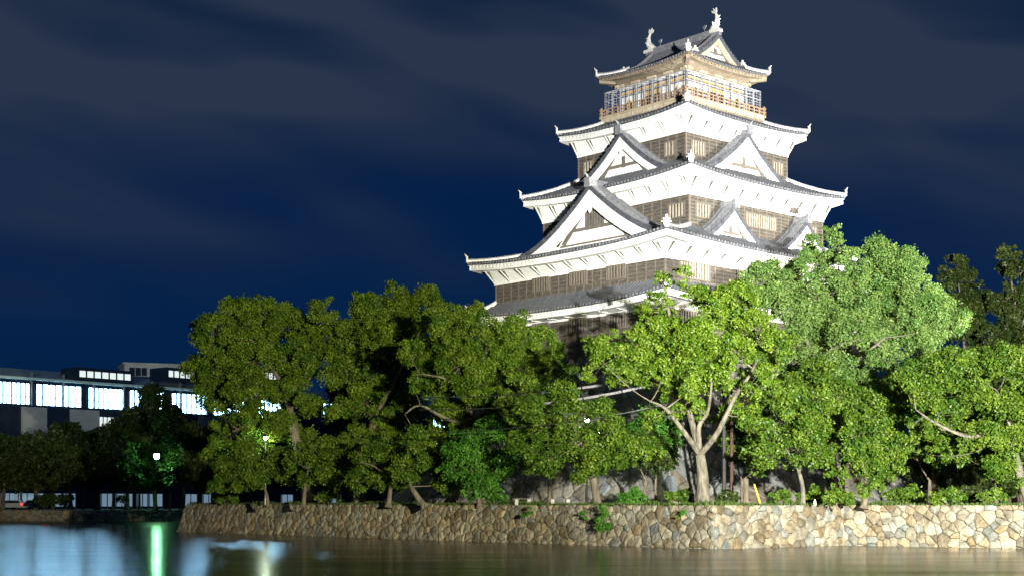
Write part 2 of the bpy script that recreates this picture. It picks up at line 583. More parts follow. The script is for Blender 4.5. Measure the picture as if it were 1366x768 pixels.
srng = random.Random(3)
mb, tint = MB(), []
for k in range(len(WL) - 1):
    ext = lambda P, a, b: (P[b][0] + (P[b][0] - P[a][0]) * .015, P[b][1] + (P[b][1] - P[a][1]) * .015)
    w0, w1 = (WL[k], WL[k + 1]), (WT[k], WT[k + 1])
    if k == 1:
        w0, w1 = (WL[1], ext(WL, 1, 2)), (WT[1], ext(WT, 1, 2))
    if k == 2:
        w0, w1 = (ext(WL, 3, 2), WL[3]), (ext(WT, 3, 2), WT[3])
    b0, b1, t0, t1 = (*w0[0], -0.35), (*w0[1], -0.35), (*w1[0], TZ + .02), (*w1[1], TZ + .02)
    L = (Vector(b1) - Vector(b0)).length
    H = 2.85
    big = k == 1
    stone_face(mb, tint, bil(b0, b1, t0, t1, L, H), L, H, (0.85, 0.70, 0.68, 0.8)[k], (0.40, 0.46, 0.43, 0.5)[k], srng, relief=0.13)
# west end of the wall, turning away from the moat's near side
b0, b1, t0, t1 = (-36.5, 212, -.35), (*WL[0], -.35), (-35.6, 212, TZ), (*WT[0], TZ)
L = (Vector(b1) - Vector(b0)).length
stone_face(mb, tint, bil(b0, b1, t0, t1, L, 2.85), L, 2.85, 0.9, 0.6, srng)
# earth core behind the joints and under the top edge
core_b = [(-36.2, 212)] + WL
core_t = [(-35.2, 212)] + WT
for k in range(len(core_b) - 1):
    d = Vector((core_b[k + 1][0] - core_b[k][0], core_b[k + 1][1] - core_b[k][1], 0)).normalized()
    nb = Vector((-d.y, d.x, 0)) * 0.10
    A, B_, C_, D_ = Vector((*core_b[k], -.4)) + nb, Vector((*core_b[k + 1], -.4)) + nb, Vector((*core_t[k + 1], TZ - .03)) + nb, Vector((*core_t[k], TZ - .03)) + nb
    mb.add([A, B_, C_, D_, C_ + nb * 9, D_ + nb * 9], [(0, 1, 2, 3), (3, 2, 4, 5)], 1)
ow = finish_stone(mb, tint, "moat_wall", [M['stone'], M['mortar']])
tag(ow, "long low dry-stone moat wall of yellowish boulders along the near water's edge", "stone wall")

mb, tint = MB(), []
b0, b1, t0, t1 = (-140, 209.6, -.3), (-33, 209.6, -.3), (-140, 210.3, 1.55), (-33, 210.3, 1.55)
stone_face(mb, tint, bil(b0, b1, t0, t1, 107, 1.9), 107, 1.9, 0.95, 0.55, srng, relief=0.08)
mb.add([(-140, 209.75, -.3), (-33, 209.75, -.3), (-33, 210.4, 1.5), (-140, 210.4, 1.5), (-33, 211, 1.5), (-140, 211, 1.5)], [(0, 1, 2, 3), (3, 2, 4, 5)], 1)
ow = finish_stone(mb, tint, "moat_wall", [M['stone'], M['mortar']])
tag(ow, "dim low stone wall across the moat below the far row of trees", "stone wall")

# ------------------------------------------------------------------ the castle keep
CX, CY, PHI = 14.83, 127.36, R(41.956)
BZ = 14.3                                       # top of the stone base
keep = empty("castle_keep", (CX, CY, 0), PHI)
tag(keep, "five-tiered white and dark timber Japanese castle keep lit by floodlights", "castle")
A1, B1 = 13.05, 9.74


# stone base, battered and curved
def base_profile(t):                            # outward offset at height fraction t
    return 7.2 * (1 - t) ** 1.5


mb, tint = MB(), []
H = BZ - TZ + .3


def base_F(side):
    def F(x, y):
        t = min(1, max(0, y / H))
        e = base_profile(t)
        z = TZ - .3 + y
        if side == 'left':                      # normal -x ; runs from far (+y) to near (-y)
            half = B1 + .2 + e
            s = x / LEN * 2 - 1
            return Vector((-(A1 + .2 + e), -s * half, z))
        if side == 'right':
            half = A1 + .2 + e
            s = x / LEN * 2 - 1
            return Vector((s * half, -(B1 + .2 + e), z))
    return F


for side, LEN in (('left', 2 * B1 + 10), ('right', 2 * A1 + 10)):
    stone_face(mb, tint, base_F(side), LEN, H, 1.25, 0.85, srng, relief=0.13, gap=0.03, tone=(.7, 1.15))
nlev = 10
P = []
for i in range(nlev + 1):
    t = i / nlev
    e = base_profile(t) - .12
    z = TZ - .3 + H * t - .02
    a, b_ = A1 + .2 + e, B1 + .2 + e
    P.append([Vector((-a, -b_, z)), Vector((a, -b_, z)), Vector((a, b_, z)), Vector((-a, b_, z)), Vector((-a, -b_, z))])
mb.grid(P, 1, flip=True)
mb.add([P[-1][0], P[-1][1], P[-1][2], P[-1][3]], [(0, 1, 2, 3)], 1)
sb = finish_stone(mb, tint, "stone_base", [M['stone_big'], M['mortar']])
sb.location = (CX, CY, 0)
sb.rotation_euler = (0, 0, PHI)
tag(sb, "tall battered stone base carrying the castle keep, half hidden behind trees", "stone base")


class Side:
    """a face of the keep: 'L' normal -x, 'R' normal -y, plus the two far faces"""

    def __init__(s, out, along):
        s.o, s.a = Vector(out), Vector(along)

    def p(s, along, out, z):
        q = s.o * out + s.a * along
        return Vector((q.x, q.y, z))


SL, SR, SBX, SBY = Side((-1, 0, 0), (0, 1, 0)), Side((0, -1, 0), (1, 0, 0)), Side((1, 0, 0), (0, 1, 0)), Side((0, 1, 0), (1, 0, 0))
SIDES = [(SL, 0), (SR, 1), (SBX, 0), (SBY, 1)]


def obox(mb, sd, a0, a1, o0, o1, z0, z1, mi=0):
    p = [sd.p(a0, o0, z0), sd.p(a1, o0, z0), sd.p(a1, o1, z0), sd.p(a0, o1, z0), sd.p(a0, o0, z1), sd.p(a1, o0, z1), sd.p(a1, o1, z1), sd.p(a0, o1, z1)]
    mb.hexa(p, mi)


def ring_prof(t):
    return 0.80 * t + 0.20 * t * t


def make_roof(k, ax, by, ix, iy, ze, lift, zi, wall_top, wa, wb, brackets=True, trim='plaster', soff='plaster', pitch=0.36, thin=1.0):
    """one hipped tier: outer half sizes ax,by at eave height ze (middle), inner ix,iy at zi; wall below ends at wall_top"""
    mb = MB()

    def Z(t, s):
        return ze + (zi - ze) * ring_prof(t) + lift * abs(s) ** 2.6 * (1 - t) ** 2
    for sd, odd in SIDES:
        ha, hi_, oo, oi = (by, iy, ax, ix) if not odd else (ax, ix, by, iy)
        n = int(round(2 * ha / pitch))
        prof = [(0.0, 0.0), (0.28, 0.0), (0.34, 0.08), (0.46, 0.135), (0.66, 0.135), (0.80, 0.08), (0.88, 0.0)]
        rows = []
        nt = 9
        for i in range(n):
            for fx, h in prof:
                y = -ha + (i + fx) / n * 2 * ha
                tm = 1.0 if abs(y) <= hi_ else (ha - abs(y)) / (ha - hi_)
                r_ = []
                for j in range(nt + 1):
                    t = tm * j / nt
                    hw = ha + (hi_ - ha) * t
                    r_.append(sd.p(y, oo + (oi - oo) * t, Z(t, y / max(hw, .01)) + h))
                rows.append(r_)
        flip = (sd is SL) or (sd is SBY)
        mb.grid(rows, lambda q: 4 if q % 7 == 0 else (0 if q % 7 in (1, 5) else 1 if q % 7 == 3 else 0), flip=not flip)  # rib valleys darkened, crests paled: painted shade and highlight
        # tile ends along the eave
        for i in range(n):
            y = -ha + (i + .57) / n * 2 * ha
            z = Z(0, y / ha)
            c = sd.p(y, oo, z + .02)
            ring0 = [c + sd.a * (math.cos(q) * .10) + Vector((0, 0, math.sin(q) * .10)) for q in [math.pi / 3 * e for e in range(6)]]
            mb.add([p + sd.o * .05 for p in ring0] + [p - sd.o * .08 for p in ring0], [tuple(range(6)), tuple(reversed(range(6)))] + [(a, 6 + a, 6 + (a + 1) % 6, (a + 1) % 6) for a in range(6)], 1)
        # strips under the tiles: tile lip, white fascia, dark strip painted as shade, rafter shelf
        segs = 26
        for (o_out, o_in, top, bot, mi) in ((o1, o2, t1 * thin, b1 * thin, m1) for o1, o2, t1, b1, m1 in ((0.0, 0.5, -0.004, -0.15, 0), (-0.06, 0.55, -0.154, -0.23, 2), (-0.30, 0.65, -0.234, -0.44, 3), (-.12, .7, -.444, -.62, 2))):
            for q in range(segs):
                y0, y1 = (-1 + 2 * q / segs), (-1 + 2 * (q + 1) / segs)
                e0, e1 = ha + o_out, ha - o_in
                pts = []
                for yy, ee, oo2 in ((y0, e0, oo + o_out), (y1, e0, oo + o_out), (y1, e1, oo - o_in), (y0, e1, oo - o_in)):
                    pts.append((yy * ee, oo2, Z(0, yy)))
                mb.hexa([sd.p(a, o_, z + bot) for a, o_, z in pts] + [sd.p(a, o_, z + top) for a, o_, z in pts], mi)
        # rafter ends: little blocks in a row
        nr = int(2 * ha / .46)
        for i in range(nr):
            y = -ha + .35 + (2 * ha - .7) * (i + .5) / nr
            z = Z(0, y / ha)
            obox(mb, sd, y - .14, y + .14, oo - .4, oo - .10, z - .440 * thin, z - .234 * thin, 2)
    # hips
    roof = mb
    hips = []
    for sx in (-1, 1):
        for sy in (-1, 1):
            mh = MB()
            hips.append(mh)
            pts = []
            for j in range(11):
                t = j / 10
                pts.append(Vector((sx * (ax + (ix - ax) * t), sy * (by + (iy - by) * t), Z(t, 1.0) + .10)))
            d = (pts[0] - pts[1])
            tip = pts[0] + d.normalized() * .25 + Vector((0, 0, .10))
            for a, b_ in zip(pts[:-1], pts[1:]):
                mh.bar(a, b_ + (b_ - a) * .03, .30, .30, 0)
                mh.bar(a + Vector((0, 0, .20)), b_ + (b_ - a) * .03 + Vector((0, 0, .20)), .22, .11, 1)
            # upturned end ornament
            base = pts[0] + Vector((0, 0, .12))
            dn = Vector((d.x, d.y, 0)).normalized()
            mh.bar(base + dn * .06 - Vector((0, 0, .15)), base + dn * .06 + Vector((0, 0, .30)), .40, .14, 0, up=dn)
            mh.tube([base + Vector((0, 0, .3)), base + dn * .10 + Vector((0, 0, .42)), base + dn * .24 + Vector((0, 0, .60))], [.10, .07, .02], 6, 0)
            # squared white beam end under the corner
            c0 = Vector((sx * (ax - .15), sy * (by - .15), Z(0, 1) - .42))
            mb.bar(c0, c0 - Vector((sx, sy, .12)) * 1.0, .34, .30, 2)
    roof = mb.build("roof", [M['tile'], M['tile_end'], M[trim], M['bracket'], M['tile_dark']], keep)
    for mh in hips:
        mh.build("hip_ridge", [M['plaster_old'], M['ridge']], roof)
    # soffit: white plaster cove rising from the wall top to the rafters
    ms = MB()
    for sd, odd in SIDES:
        ha, oo, wh, wo_ = (by, ax, wb, wa) if not odd else (ax, by, wa, wb)
        segs = 20
        rows = []
        for q in range(segs + 1):
            s = -1 + 2 * q / segs
            zt = Z(0, s) - .62 * thin
            rows.append([sd.p(s * (wh + .10), wo_ + .10, wall_top - .16), sd.p(s * (wh + .10), wo_ + .10, wall_top), sd.p(s * (wh + .02), wo_ + .02, wall_top),
                         sd.p(s * (wh + (ha - wh) * .25), wo_ + (oo - wo_) * .25, wall_top + (zt - wall_top) * .52), sd.p(s * (wh + (ha - wh) * .5), wo_ + (oo - wo_) * .5, zt + .02), sd.p(s * (ha - .35), oo - .35, zt + .02)])
        ms.grid(rows, 0, flip=(sd is SR) or (sd is SBX))
        obox(ms, sd, -wh, wh, wo_ - .1, wo_ + .099, wall_top - .16, wall_top - .158, 0)
    ms.build("soffit", M[soff], roof)
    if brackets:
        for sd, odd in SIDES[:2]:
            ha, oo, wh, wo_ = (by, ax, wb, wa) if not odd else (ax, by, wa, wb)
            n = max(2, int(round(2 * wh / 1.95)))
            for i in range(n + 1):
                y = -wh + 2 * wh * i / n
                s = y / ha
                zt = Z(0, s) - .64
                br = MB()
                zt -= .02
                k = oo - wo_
                br.plate([sd.p(y - .05, wo_ + .11, wall_top + .03), sd.p(y - .05, wo_ + k * .70, zt), sd.p(y - .05, wo_ + k * .45, zt)], sd.a * .10, 0)  # dark web paints the shaded wedge between strut and soffit
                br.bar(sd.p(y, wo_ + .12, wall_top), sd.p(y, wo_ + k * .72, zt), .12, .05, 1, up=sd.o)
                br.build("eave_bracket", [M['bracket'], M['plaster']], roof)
    return roof


def wall_box(mb, a, b_, z0, z1, mi=0):
    for sd, odd in SIDES:
        ha, oo = (b_, a) if not odd else (a, b_)
        q = [sd.p(-ha, oo, z0), sd.p(ha, oo, z0), sd.p(ha, oo, z1), sd.p(-ha, oo, z1)]
        mb.add(q, [(0, 1, 2, 3)] if ((sd is SR) or (sd is SBX)) else [(3, 2, 1, 0)], mi)


def make_storey(a, b_, z0, z1, wins, pitch=0.97):
    mb = MB()
    wall_box(mb, a, b_, z0, z1, 0)
    for sd, odd in SIDES:
        ha, oo = (b_, a) if not odd else (a, b_)
        n = int(round(2 * ha / pitch))
        for i in range(n + 1):
            y = -ha + 2 * ha * i / n
            w = .045 if 0 < i < n else .10
            obox(mb, sd, max(-ha - .04, y - w), min(ha + .04, y + w), oo - .02, oo + .05, z0, z1, 1)
        obox(mb, sd, -ha, ha, oo - .02, oo + .06, z0, z0 + .12, 1)
        nb_ = int((z1 - z0) / .29)
        for i in range(nb_):
            zz = z0 + .14 + (z1 - z0 - .14) * i / nb_
            obox(mb, sd, -ha + .01, ha - .01, oo - .02, oo + .028 + .004 * (i % 3), zz, zz + .13, 2)
    st = mb.build("storey_wall", [M['boards'], M['batten'], M['board_lit']], keep)
    for sd, c0, c1, za, zb, pale in wins:
        oo = a if sd is SL else b_
        w = MB()
        lo, hi = min(c0, c1), max(c0, c1)
        obox(w, sd, lo, hi, oo - .05, oo + .04, za, zb, 2)
        for (p, q, r_, s_) in ((lo - .1, lo, za - .1, zb + .1), (hi, hi + .1, za - .1, zb + .1), (lo, hi, zb, zb + .1), (lo, hi, za - .1, za)):
            obox(w, sd, p, q, oo - .03, oo + .13, r_, s_, 0)
        n = max(3, int((hi - lo) / .30))
        for i in range(n):
            y = lo + (hi - lo) * (i + .5) / n
            obox(w, sd, y - .058, y + .058, oo + .05, oo + .15, za, zb, 1)
        w.build("window", [M['batten'], M['shutter'] if pale else M['batten'], M['gap']], st)
    return st


# storeys
S1 = make_storey(A1, B1, BZ, 17.75, [(SL, 4.95, 3.13, 16.35, 17.4, 0), (SL, .52, -1.3, 16.35, 17.4, 0), (SL, -3.7, -5.6, 16.35, 17.4, 0), (SR, -11.3, -8.2, 16.3, 17.4, 0), (SR, -4.5, -2.5, 16.3, 17.4, 0), (SR, 2.5, 4.5, 16.3, 17.4, 0)])
S2 = make_storey(A1 - .01, B1 - .01, 19.2, 21.5, [(SL, 4.95, 3.13, 20.2, 21.17, 0), (SL, .52, -1.3, 20.2, 21.17, 0), (SL, -3.67, -5.57, 20.2, 21.17, 0), (SR, -11.4, -8.0, 19.95, 21.12, 1), (SR, -4.5, -2.6, 20, 21.12, 1), (SR, 2, 4.0, 20, 21.12, 1)])
S3 = make_storey(8.70, 8.366, 23.6, 27.2, [(SL, -6.28, -7.86, 25.2, 26.22, 1), (SL, 6.2, 7.6, 25.2, 26.22, 1), (SR, -8.0, -6.35, 25.2, 26.2, 1), (SR, -1.8, 2.13, 25.25, 26.25, 1), (SR, 6.4, 7.7, 25.3, 26.2, 1)])
S4 = make_storey(6.605, 6.165, 29.7, 32.85, [(SL, -3.98, -5.0, 30.88, 31.95, 1), (SL, 5.44, 4.41, 30.88, 31.95, 1), (SR, -5.99, -4.4, 30.9, 31.9, 1), (SR, 4.5, 5.9, 30.85, 31.8, 1)])

# roofs
make_roof(1, A1 + 1.74, B1 + 1.74, A1 - .05, B1 - .05, 18.20, .55, 19.62, 17.55, A1, B1)
make_roof(2, A1 + 1.74, B1 + 1.74, 8.6, 8.27, 22.62, .50, 24.4, 21.34, A1, B1)
make_roof(3, 8.70 + 1.38, 8.366 + 1.38, 6.55, 6.1, 28.52, .48, 30.42, 27.0, 8.70, 8.366)
make_roof(4, 6.605 + 1.3, 6.165 + 1.3, 4.8, 4.6, 34.15, .42, 35.50, 32.68, 6.605, 6.165)


def gable_curve(w, h):
    def z(d):
        u = min(1.25, abs(d) / w)
        return -h * (1 - (0.50 * (1 - u) + 0.50 * (1 - min(u, 1)) ** 1.7)) if u <= 1 else -h * (1 + .5 * (u - 1))
    return z


def make_gable(sd, c, front, depth, w, peak, base, panel_in=0.55, barge=0.62, big=False, both=False, ext=1.18, mats=('plaster', 'plaster'), pitch=.27, verge=0.95):
    pitch *= 1.25
    """triangular dormer gable: c = centre along the face, front = how far out its verge stands, depth = how far back its ridge runs"""
    h = peak - base
    cz = gable_curve(w, h)
    mb = MB()
    nd = 18
    for sg in (-1, 1):
        # ordinary tile ribs behind the verge
        n = int((depth - verge * (2 if both else 1)) / pitch)
        rows = []
        for i in range(n):
            for fx, hh in ((0.0, 0.0), (0.28, 0.0), (0.38, 0.09), (0.57, 0.135), (0.76, 0.09), (0.88, 0.0)):
                q = verge + (i + fx) * pitch
                rows.append([sd.p(c + sg * d, front - q, peak + cz(d) + hh) for d in [w * ext * j / nd for j in range(nd + 1)]])
        flip = (sg > 0) ^ (sd is SL)
        mb.grid(rows, lambda q: 3 if q % 6 == 0 else (1 if q % 6 in (2, 3) else 0), flip=flip)  # gable ribs too carry painted valley shade and crest highlight
        # verge: short tiles laid across, each a step above the next
        ends = [(0.0, verge)] + ([(depth - verge, depth)] if both else [])
        L = 0
        ds = [0.0]
        while ds[-1] < w * ext:
            ds.append(ds[-1] + .30 * (1 if ds[-1] > 1 else .8))
        for q0, q1 in ends:
            for d0, d1 in zip(ds[:-1], ds[1:]):
                z0, z1 = peak + cz(d0), peak + cz(d1)
                dm = d0 + (d1 - d0) * .55
                zm = peak + cz(dm)
                for (e0, e1, y0, y1, up, mi) in ((d0, dm, z0, zm, .17, 1), (dm, d1, zm, z1, .06, 0)):
                    pts = [(e0, q0 + .1, y0), (e1, q0 + .1, y1), (e1, q1, y1), (e0, q1, y0)]
                    fr = [(e0, q0 if q0 < .01 else q1, y0), (e1, q0 if q0 < .01 else q1, y1), (e1, q0 + .1 if q0 < .01 else q1 + .1, y1), (e0, q0 + .1 if q0 < .01 else q1 + .1, y0)]
                    mb.hexa([sd.p(c + sg * a, front - q, z - .28) for a, q, z in fr] + [sd.p(c + sg * a, front - q, z + up + .02) for a, q, z in fr], 0)
                    mb.hexa([sd.p(c + sg * a, front - q, z - .12) for a, q, z in pts] + [sd.p(c + sg * a, front - q, z + up) for a, q, z in pts], mi)
        # descending ridges
        for q in ([verge + .05, verge + .55] if not both else [verge + .05, depth - verge - .05]):
            pts = [sd.p(c + sg * d, front - q, peak + cz(d) + .18) for d in [w * (.04 + (ext - .06) * j / 12) for j in range(13)]]
            for a, b_ in zip(pts[:-1], pts[1:]):
                mb.bar(a, b_ + (b_ - a) * .05, .26, .28, 2)
    g = mb.build("gable_roof", [M['tile'], M['ridge'], M['ridge'], M['tile_dark']], keep)
    # ridge with its end tile
    mr = MB()
    mr.bar(sd.p(c, front + .06, peak + .2), sd.p(c, front - depth, peak + .2), .40, .50, 0)
    mr.bar(sd.p(c, front + .10, peak + .49), sd.p(c, front - depth, peak + .49), .26, .14, 0)
    if not both:
        mr.bar(sd.p(c, front + .14, peak - .12), sd.p(c, front + .14, peak + .62), .62, .22, 0, up=sd.o)
        mr.tube([sd.p(c, front + .1, peak + .55), sd.p(c, front + .25, peak + .85), sd.p(c, front + .5, peak + .98)], [.13, .10, .03], 6, 0)
    mr.build("gable_ridge", M['ridge'], g)
    for (f0, sgn) in ([(front, 1)] + ([(front - depth, -1)] if both else [])):
        # barge boards
        mbb = MB()
        for sg in (-1, 1):
            n = 22
            P0, P1 = [], []
            for j in range(n + 1):
                d = w * 1.10 * j / n
                z = peak + cz(d) - .29
                th = barge * (1.12 - .35 * j / n)
                P0.append((d, z))
                P1.append((d, z - th))
            for j in range(n):
                q = [(P0[j], P0[j + 1], P1[j + 1], P1[j])]
                (a, b_, c_, d_) = q[0]
                for (o0, o1, mi) in ((f0 - sgn * .06, f0 - sgn * .30, 0),):
                    mbb.hexa([sd.p(c + sg * e, o0, z) for e, z in (a, b_, c_, d_)] + [sd.p(c + sg * e, o1, z) for e, z in (a, b_, c_, d_)], mi)
        mbb.build("barge_board", M[mats[0]], g)
        # wall panel with timbers
        mp_ = MB()
        o_ = f0 - sgn * panel_in
        n = 20
        top = []
        for j in range(-n, n + 1):
            d = w * .97 * j / n
            top.append((d, peak + cz(d) - .2))
        zb = base - .15
        for j in range(len(top) - 1):
            (d0, z0), (d1, z1) = top[j], top[j + 1]
            mp_.add([sd.p(c + d0, o_, zb), sd.p(c + d1, o_, zb), sd.p(c + d1, o_, max(zb, z1)), sd.p(c + d0, o_, max(zb, z0))], [(0, 1, 2, 3)], 0)
        mp_.build("gable_panel", M[mats[1]], g)
        mt = MB()
        zc = base + .12 * h
        of = o_ + sgn * .04
        wb_ = w * .56
        obt = lambda a0, a1, z0, z1, o1=.10, mi=0: obox(mt, sd, c + a0, c + a1, o_ - sgn * .02, o_ + sgn * o1, z0, z1, mi)
        obt(-wb_, wb_, base - .02, base + .10, .16, 1)
        obt(-wb_ * .80, wb_ * .62, zc + .12 * h, zc + .12 * h + .26 * min(1, h / 4), .14, 1 if not big else 0)
        if big:
            obt(-.95, .95, zc + .18 * h, zc + .46 * h, .06, 2)
            for i in range(7):
                y = -.95 + 1.9 * i / 6
                obt(y - .10, y + .10, zc + .18 * h, zc + .47 * h, .12, 0)
        else:
            obt(-.16, .16, zc + .1 * h, peak - .52 * h, .10, 0)
        for sg in (-1, 1):
            a = sd.p(c + sg * wb_ * .92, o_ + sgn * .08, base + .15)
            b_ = sd.p(c + sg * .22 * w, o_ + sgn * .08, base + .52 * h)
            mt.bar(a, b_, .26 * min(1, h / 4) + .04, .14, 0, up=sd.o)
            a2 = sd.p(c + sg * (wb_ * 1.12), o_ + sgn * .05, base + .14)
            b2 = sd.p(c + sg * .30 * w, o_ + sgn * .05, base + .56 * h)
            mt.bar(a2, b2, .16, .10, 2, up=sd.o)
        mt.build("gable_timber", [M['timber'], M['batten'], M['gap']], g)
        # hanging pendant under the apex
        pend = MB()
        zp = peak - .29 - barge * 1.12
        pend.plate([sd.p(c + x * .9 * min(1, h / 4), f0 - sgn * .04, zp + z * min(1, h / 4)) for x, z in ((-.42, .30), (-.5, .0), (-.28, -.25), (-.12, -.55), (0, -.68), (.12, -.55), (.28, -.25), (.5, 0), (.42, .30))], sd.o * (-sgn * .12), 0)
        pend.build("gable_pendant", M[mats[0]], g)
    return g


make_gable(SL, 0.0, 11.5, 3.0, 7.1, 28.45, 23.95, panel_in=.75, barge=1.1, big=True)
make_gable(SL, 0.0, 7.9, 1.6, 4.9, 33.35, 29.75, panel_in=.55, barge=.72, verge=.85)
make_gable(SR, -.1, 7.35, 1.5, 5.4, 33.25, 29.6, panel_in=.55, barge=.78, verge=.85)
make_gable(SR, -4.75, 9.75, 1.6, 3.75, 26.15, 23.35, panel_in=.5, barge=.48, verge=.8)
make_gable(SR, 4.75, 9.75, 1.6, 3.75, 26.15, 23.35, panel_in=.5, barge=.48, verge=.8)

# top storey and its balcony
F5 = 3.78
mb = MB()
wall_box(mb, F5, F5, 35.2, 39.1, 0)
for sd, odd in SIDES:
    for i in range(5):
        y = -F5 + 2 * F5 * i / 4
        obox(mb, sd, max(-F5 - .06, y - .13), min(F5 + .06, y + .13), F5 - .02, F5 + .08, 35.9, 38.95, 1)
        # bracket arms spreading under the eaves
        obox(mb, sd, y - .48, y + .48, F5 + .01, F5 + .30, 38.62, 38.82, 4)
        obox(mb, sd, y - .28, y + .28, F5 + .01, F5 + .20, 38.42, 38.62, 4)
    obox(mb, sd, -F5, F5, F5 - .01, F5 + .05, 37.72, 37.92, 1)
    obox(mb, sd, -F5, F5, F5 - .01, F5 + .05, 38.18, 38.32, 1)
    for y0, y1 in ((-F5, -F5 / 2), (-F5 / 2, 0), (0, F5 / 2), (F5 / 2, F5)):
        obox(mb, sd, y0 + .2, y1 - .2, F5 - .01, F5 + .02, 37.94, 38.14, 3)
st5 = mb.build("storey_wall", [M['plaster'], M['timber'], M['gap'], M['gold'], M['cream']], keep)
for sd in (SL, SR, SBX, SBY):
    d = MB()
    obox(d, sd, -1.0, 1.0, F5 - .01, F5 + .03, 35.95, 37.7, 0)
    for y in (-1.0, -.5, 0, .5, 1.0):
        obox(d, sd, y - .05, y + .05, F5, F5 + .07, 35.95, 37.7, 1)
    obox(d, sd, -.95, .95, F5, F5 + .05, 37.3, 37.68, 2)
    d.build("doorway", [M['gap'], M['timber'], M['gold']], st5)
    for y in (-2.75, 2.75):
        w = MB()
        out = [(-.48, 0), (-.40, .35), (-.36, .75), (-.28, 1.0), (-.12, 1.12), (0, 1.28), (.12, 1.12), (.28, 1.0), (.36, .75), (.40, .35), (.48, 0)]
        w.plate([sd.p(y + x, F5 + .01, 36.25 + z) for x, z in out], sd.o * .06, 1)
        w.plate([sd.p(y + x * .72, F5 + .05, 36.33 + z * .82) for x, z in out], sd.o * .04, 0)
        for xx in (-.14, .14):
            w.bar(sd.p(y + xx, F5 + .10, 36.35), sd.p(y + xx, F5 + .10, 37.15), .05, .03, 1)
        w.build("bell_window", [M['glass_dark'], M['gold']], st5)

BA, BB = 5.07, 4.895
mb = MB()
wall_box(mb, BA, BB, 34.95, 35.9, 0)
mb.box((-BA - .12, -BB - .12, 35.9), (BA + .12, BB + .12, 36.02), 0)
for sd, odd in SIDES:
    ha, oo = (BB, BA) if not odd else (BA, BB)
    for i in range(9):
        y = -ha + 2 * ha * i / 8
        obox(mb, sd, max(-ha, y - .05), min(ha, y + .05), oo, oo + .05, 34.95, 35.88, 1)
    obox(mb, sd, -ha, ha, oo, oo + .04, 35.5, 35.56, 1)
bal = mb.build("balcony", [M['cream'], M['shutter']], keep)
for sd, odd in SIDES:
    ha, oo = (BB, BA) if not odd else (BA, BB)
    r_ = MB()
    for z, th in ((36.10, .07), (36.36, .06), (36.64, .09)):
        obox(r_, sd, -ha - .22, ha + .22, oo - .06, oo + .02, z - th / 2, z + th / 2, 0)
    n = 15
    for i in range(n + 1):
        y = -ha + 2 * ha * i / n
        w = .05 if 0 < i < n else .09
        obox(r_, sd, y - w, y + w, oo - .07, oo + .03, 36.02, 36.66 if 0 < i < n else 36.85, 0)
    r_.build("railing", M['copper'], bal)
    cg = MB()
    n = 10
    oc, hc = oo - .22, ha - .22
    for i in range(n + 1):
        y = -hc + 2 * hc * i / n
        cg.bar(sd.p(y, oc, 36.0), sd.p(y, oc, 38.2), .055, .055, 0)
        cg.bar(sd.p(y, oc, 38.2), sd.p(y * .86, F5 + .1, 38.28), .035, .035, 0)
    for i in range(3 * n):
        y = -hc + 2 * hc * (i + .5) / (3 * n)
        cg.bar(sd.p(y, oc, 36.0), sd.p(y, oc, 38.2), .014, .014, 0)
    for z in (36.7, 37.45, 38.2):
        cg.bar(sd.p(-hc, oc, z), sd.p(hc, oc, z), .045, .045, 0)
    for z in (37.0, 37.2, 37.7, 37.95):
        cg.bar(sd.p(-hc, oc, z), sd.p(hc, oc, z), .014, .014, 0)
    cg.build("bird_cage", M['cage'], bal)

make_roof(5, 5.26, 5.26, 2.95, 3.55, 39.28, .34, 40.28, 38.80, F5, F5, brackets=False, trim='eave_wood', soff='eave_wood', pitch=.30, thin=.55)
make_gable(SR, 0.0, 4.15, 8.3, 2.95, 42.25, 40.15, panel_in=.5, barge=.42, both=True, ext=1.12, mats=('cream', 'plaster'), verge=.6, pitch=.24)


# fish-shaped ridge ornaments
def fish(y, sg):
    """sg: direction (along y) the head looks"""
    mb = MB()
    z0 = 42.62
    path = [(0.52, .14, .17), (.38, .22, .26), (.16, .34, .32), (-.06, .60, .28), (-.14, .90, .22), (-.12, 1.20, .16), (-.02, 1.46, .11), (.10, 1.66, .07)]
    mb.tube([(0, y + sg * a, z0 + b_) for a, b_, r_ in path], [r_ for a, b_, r_ in path], 8)
    mb.ball((0, y + sg * .60, z0 + .18), .15, 8, 5)
    # tail fan, back fins, side fins
    mb.plate([(-.05, y + sg * a, z0 + b_) for a, b_ in ((.04, 1.5), (.40, 1.62), (.46, 1.84), (.22, 1.74), (.30, 2.02), (.06, 1.86), (-.04, 2.0), (-.12, 1.7))], (.10, 0, 0))
    for a, b_ in ((-.30, .55), (-.36, .85), (-.32, 1.15)):
        mb.plate([(-.04, y + sg * (a + .12), z0 + b_ - .1), (-.04, y + sg * (a - .16), z0 + b_ + .12), (-.04, y + sg * (a + .14), z0 + b_ + .16)], (.08, 0, 0))
    for sx in (-1, 1):
        mb.plate([(sx * .24, y + sg * .1, z0 + .35), (sx * .50, y - sg * .05, z0 + .70), (sx * .22, y + sg * .0, z0 + .68)], (0, .06, 0))
    mb.box((-.30, y - .5, z0 - .12), (.30, y + .5, z0 + .12))
    o = mb.build("fish_ornament", M['plaster_old'], keep, smooth=False)
    return o


fish(-3.75, 1)
fish(3.85, -1)
lr = MB()
for y in (-2.5, 2.6):
    lr.tube([(0, y, 42.75), (0, y, 43.45)], .03, 5)
    lr.tube([(0, y - .2, 43.4), (0, y - .1, 43.12), (0, y + .1, 43.12), (0, y + .2, 43.4)], .03, 5)
lr.build("lightning_rod", M['steel'], keep)
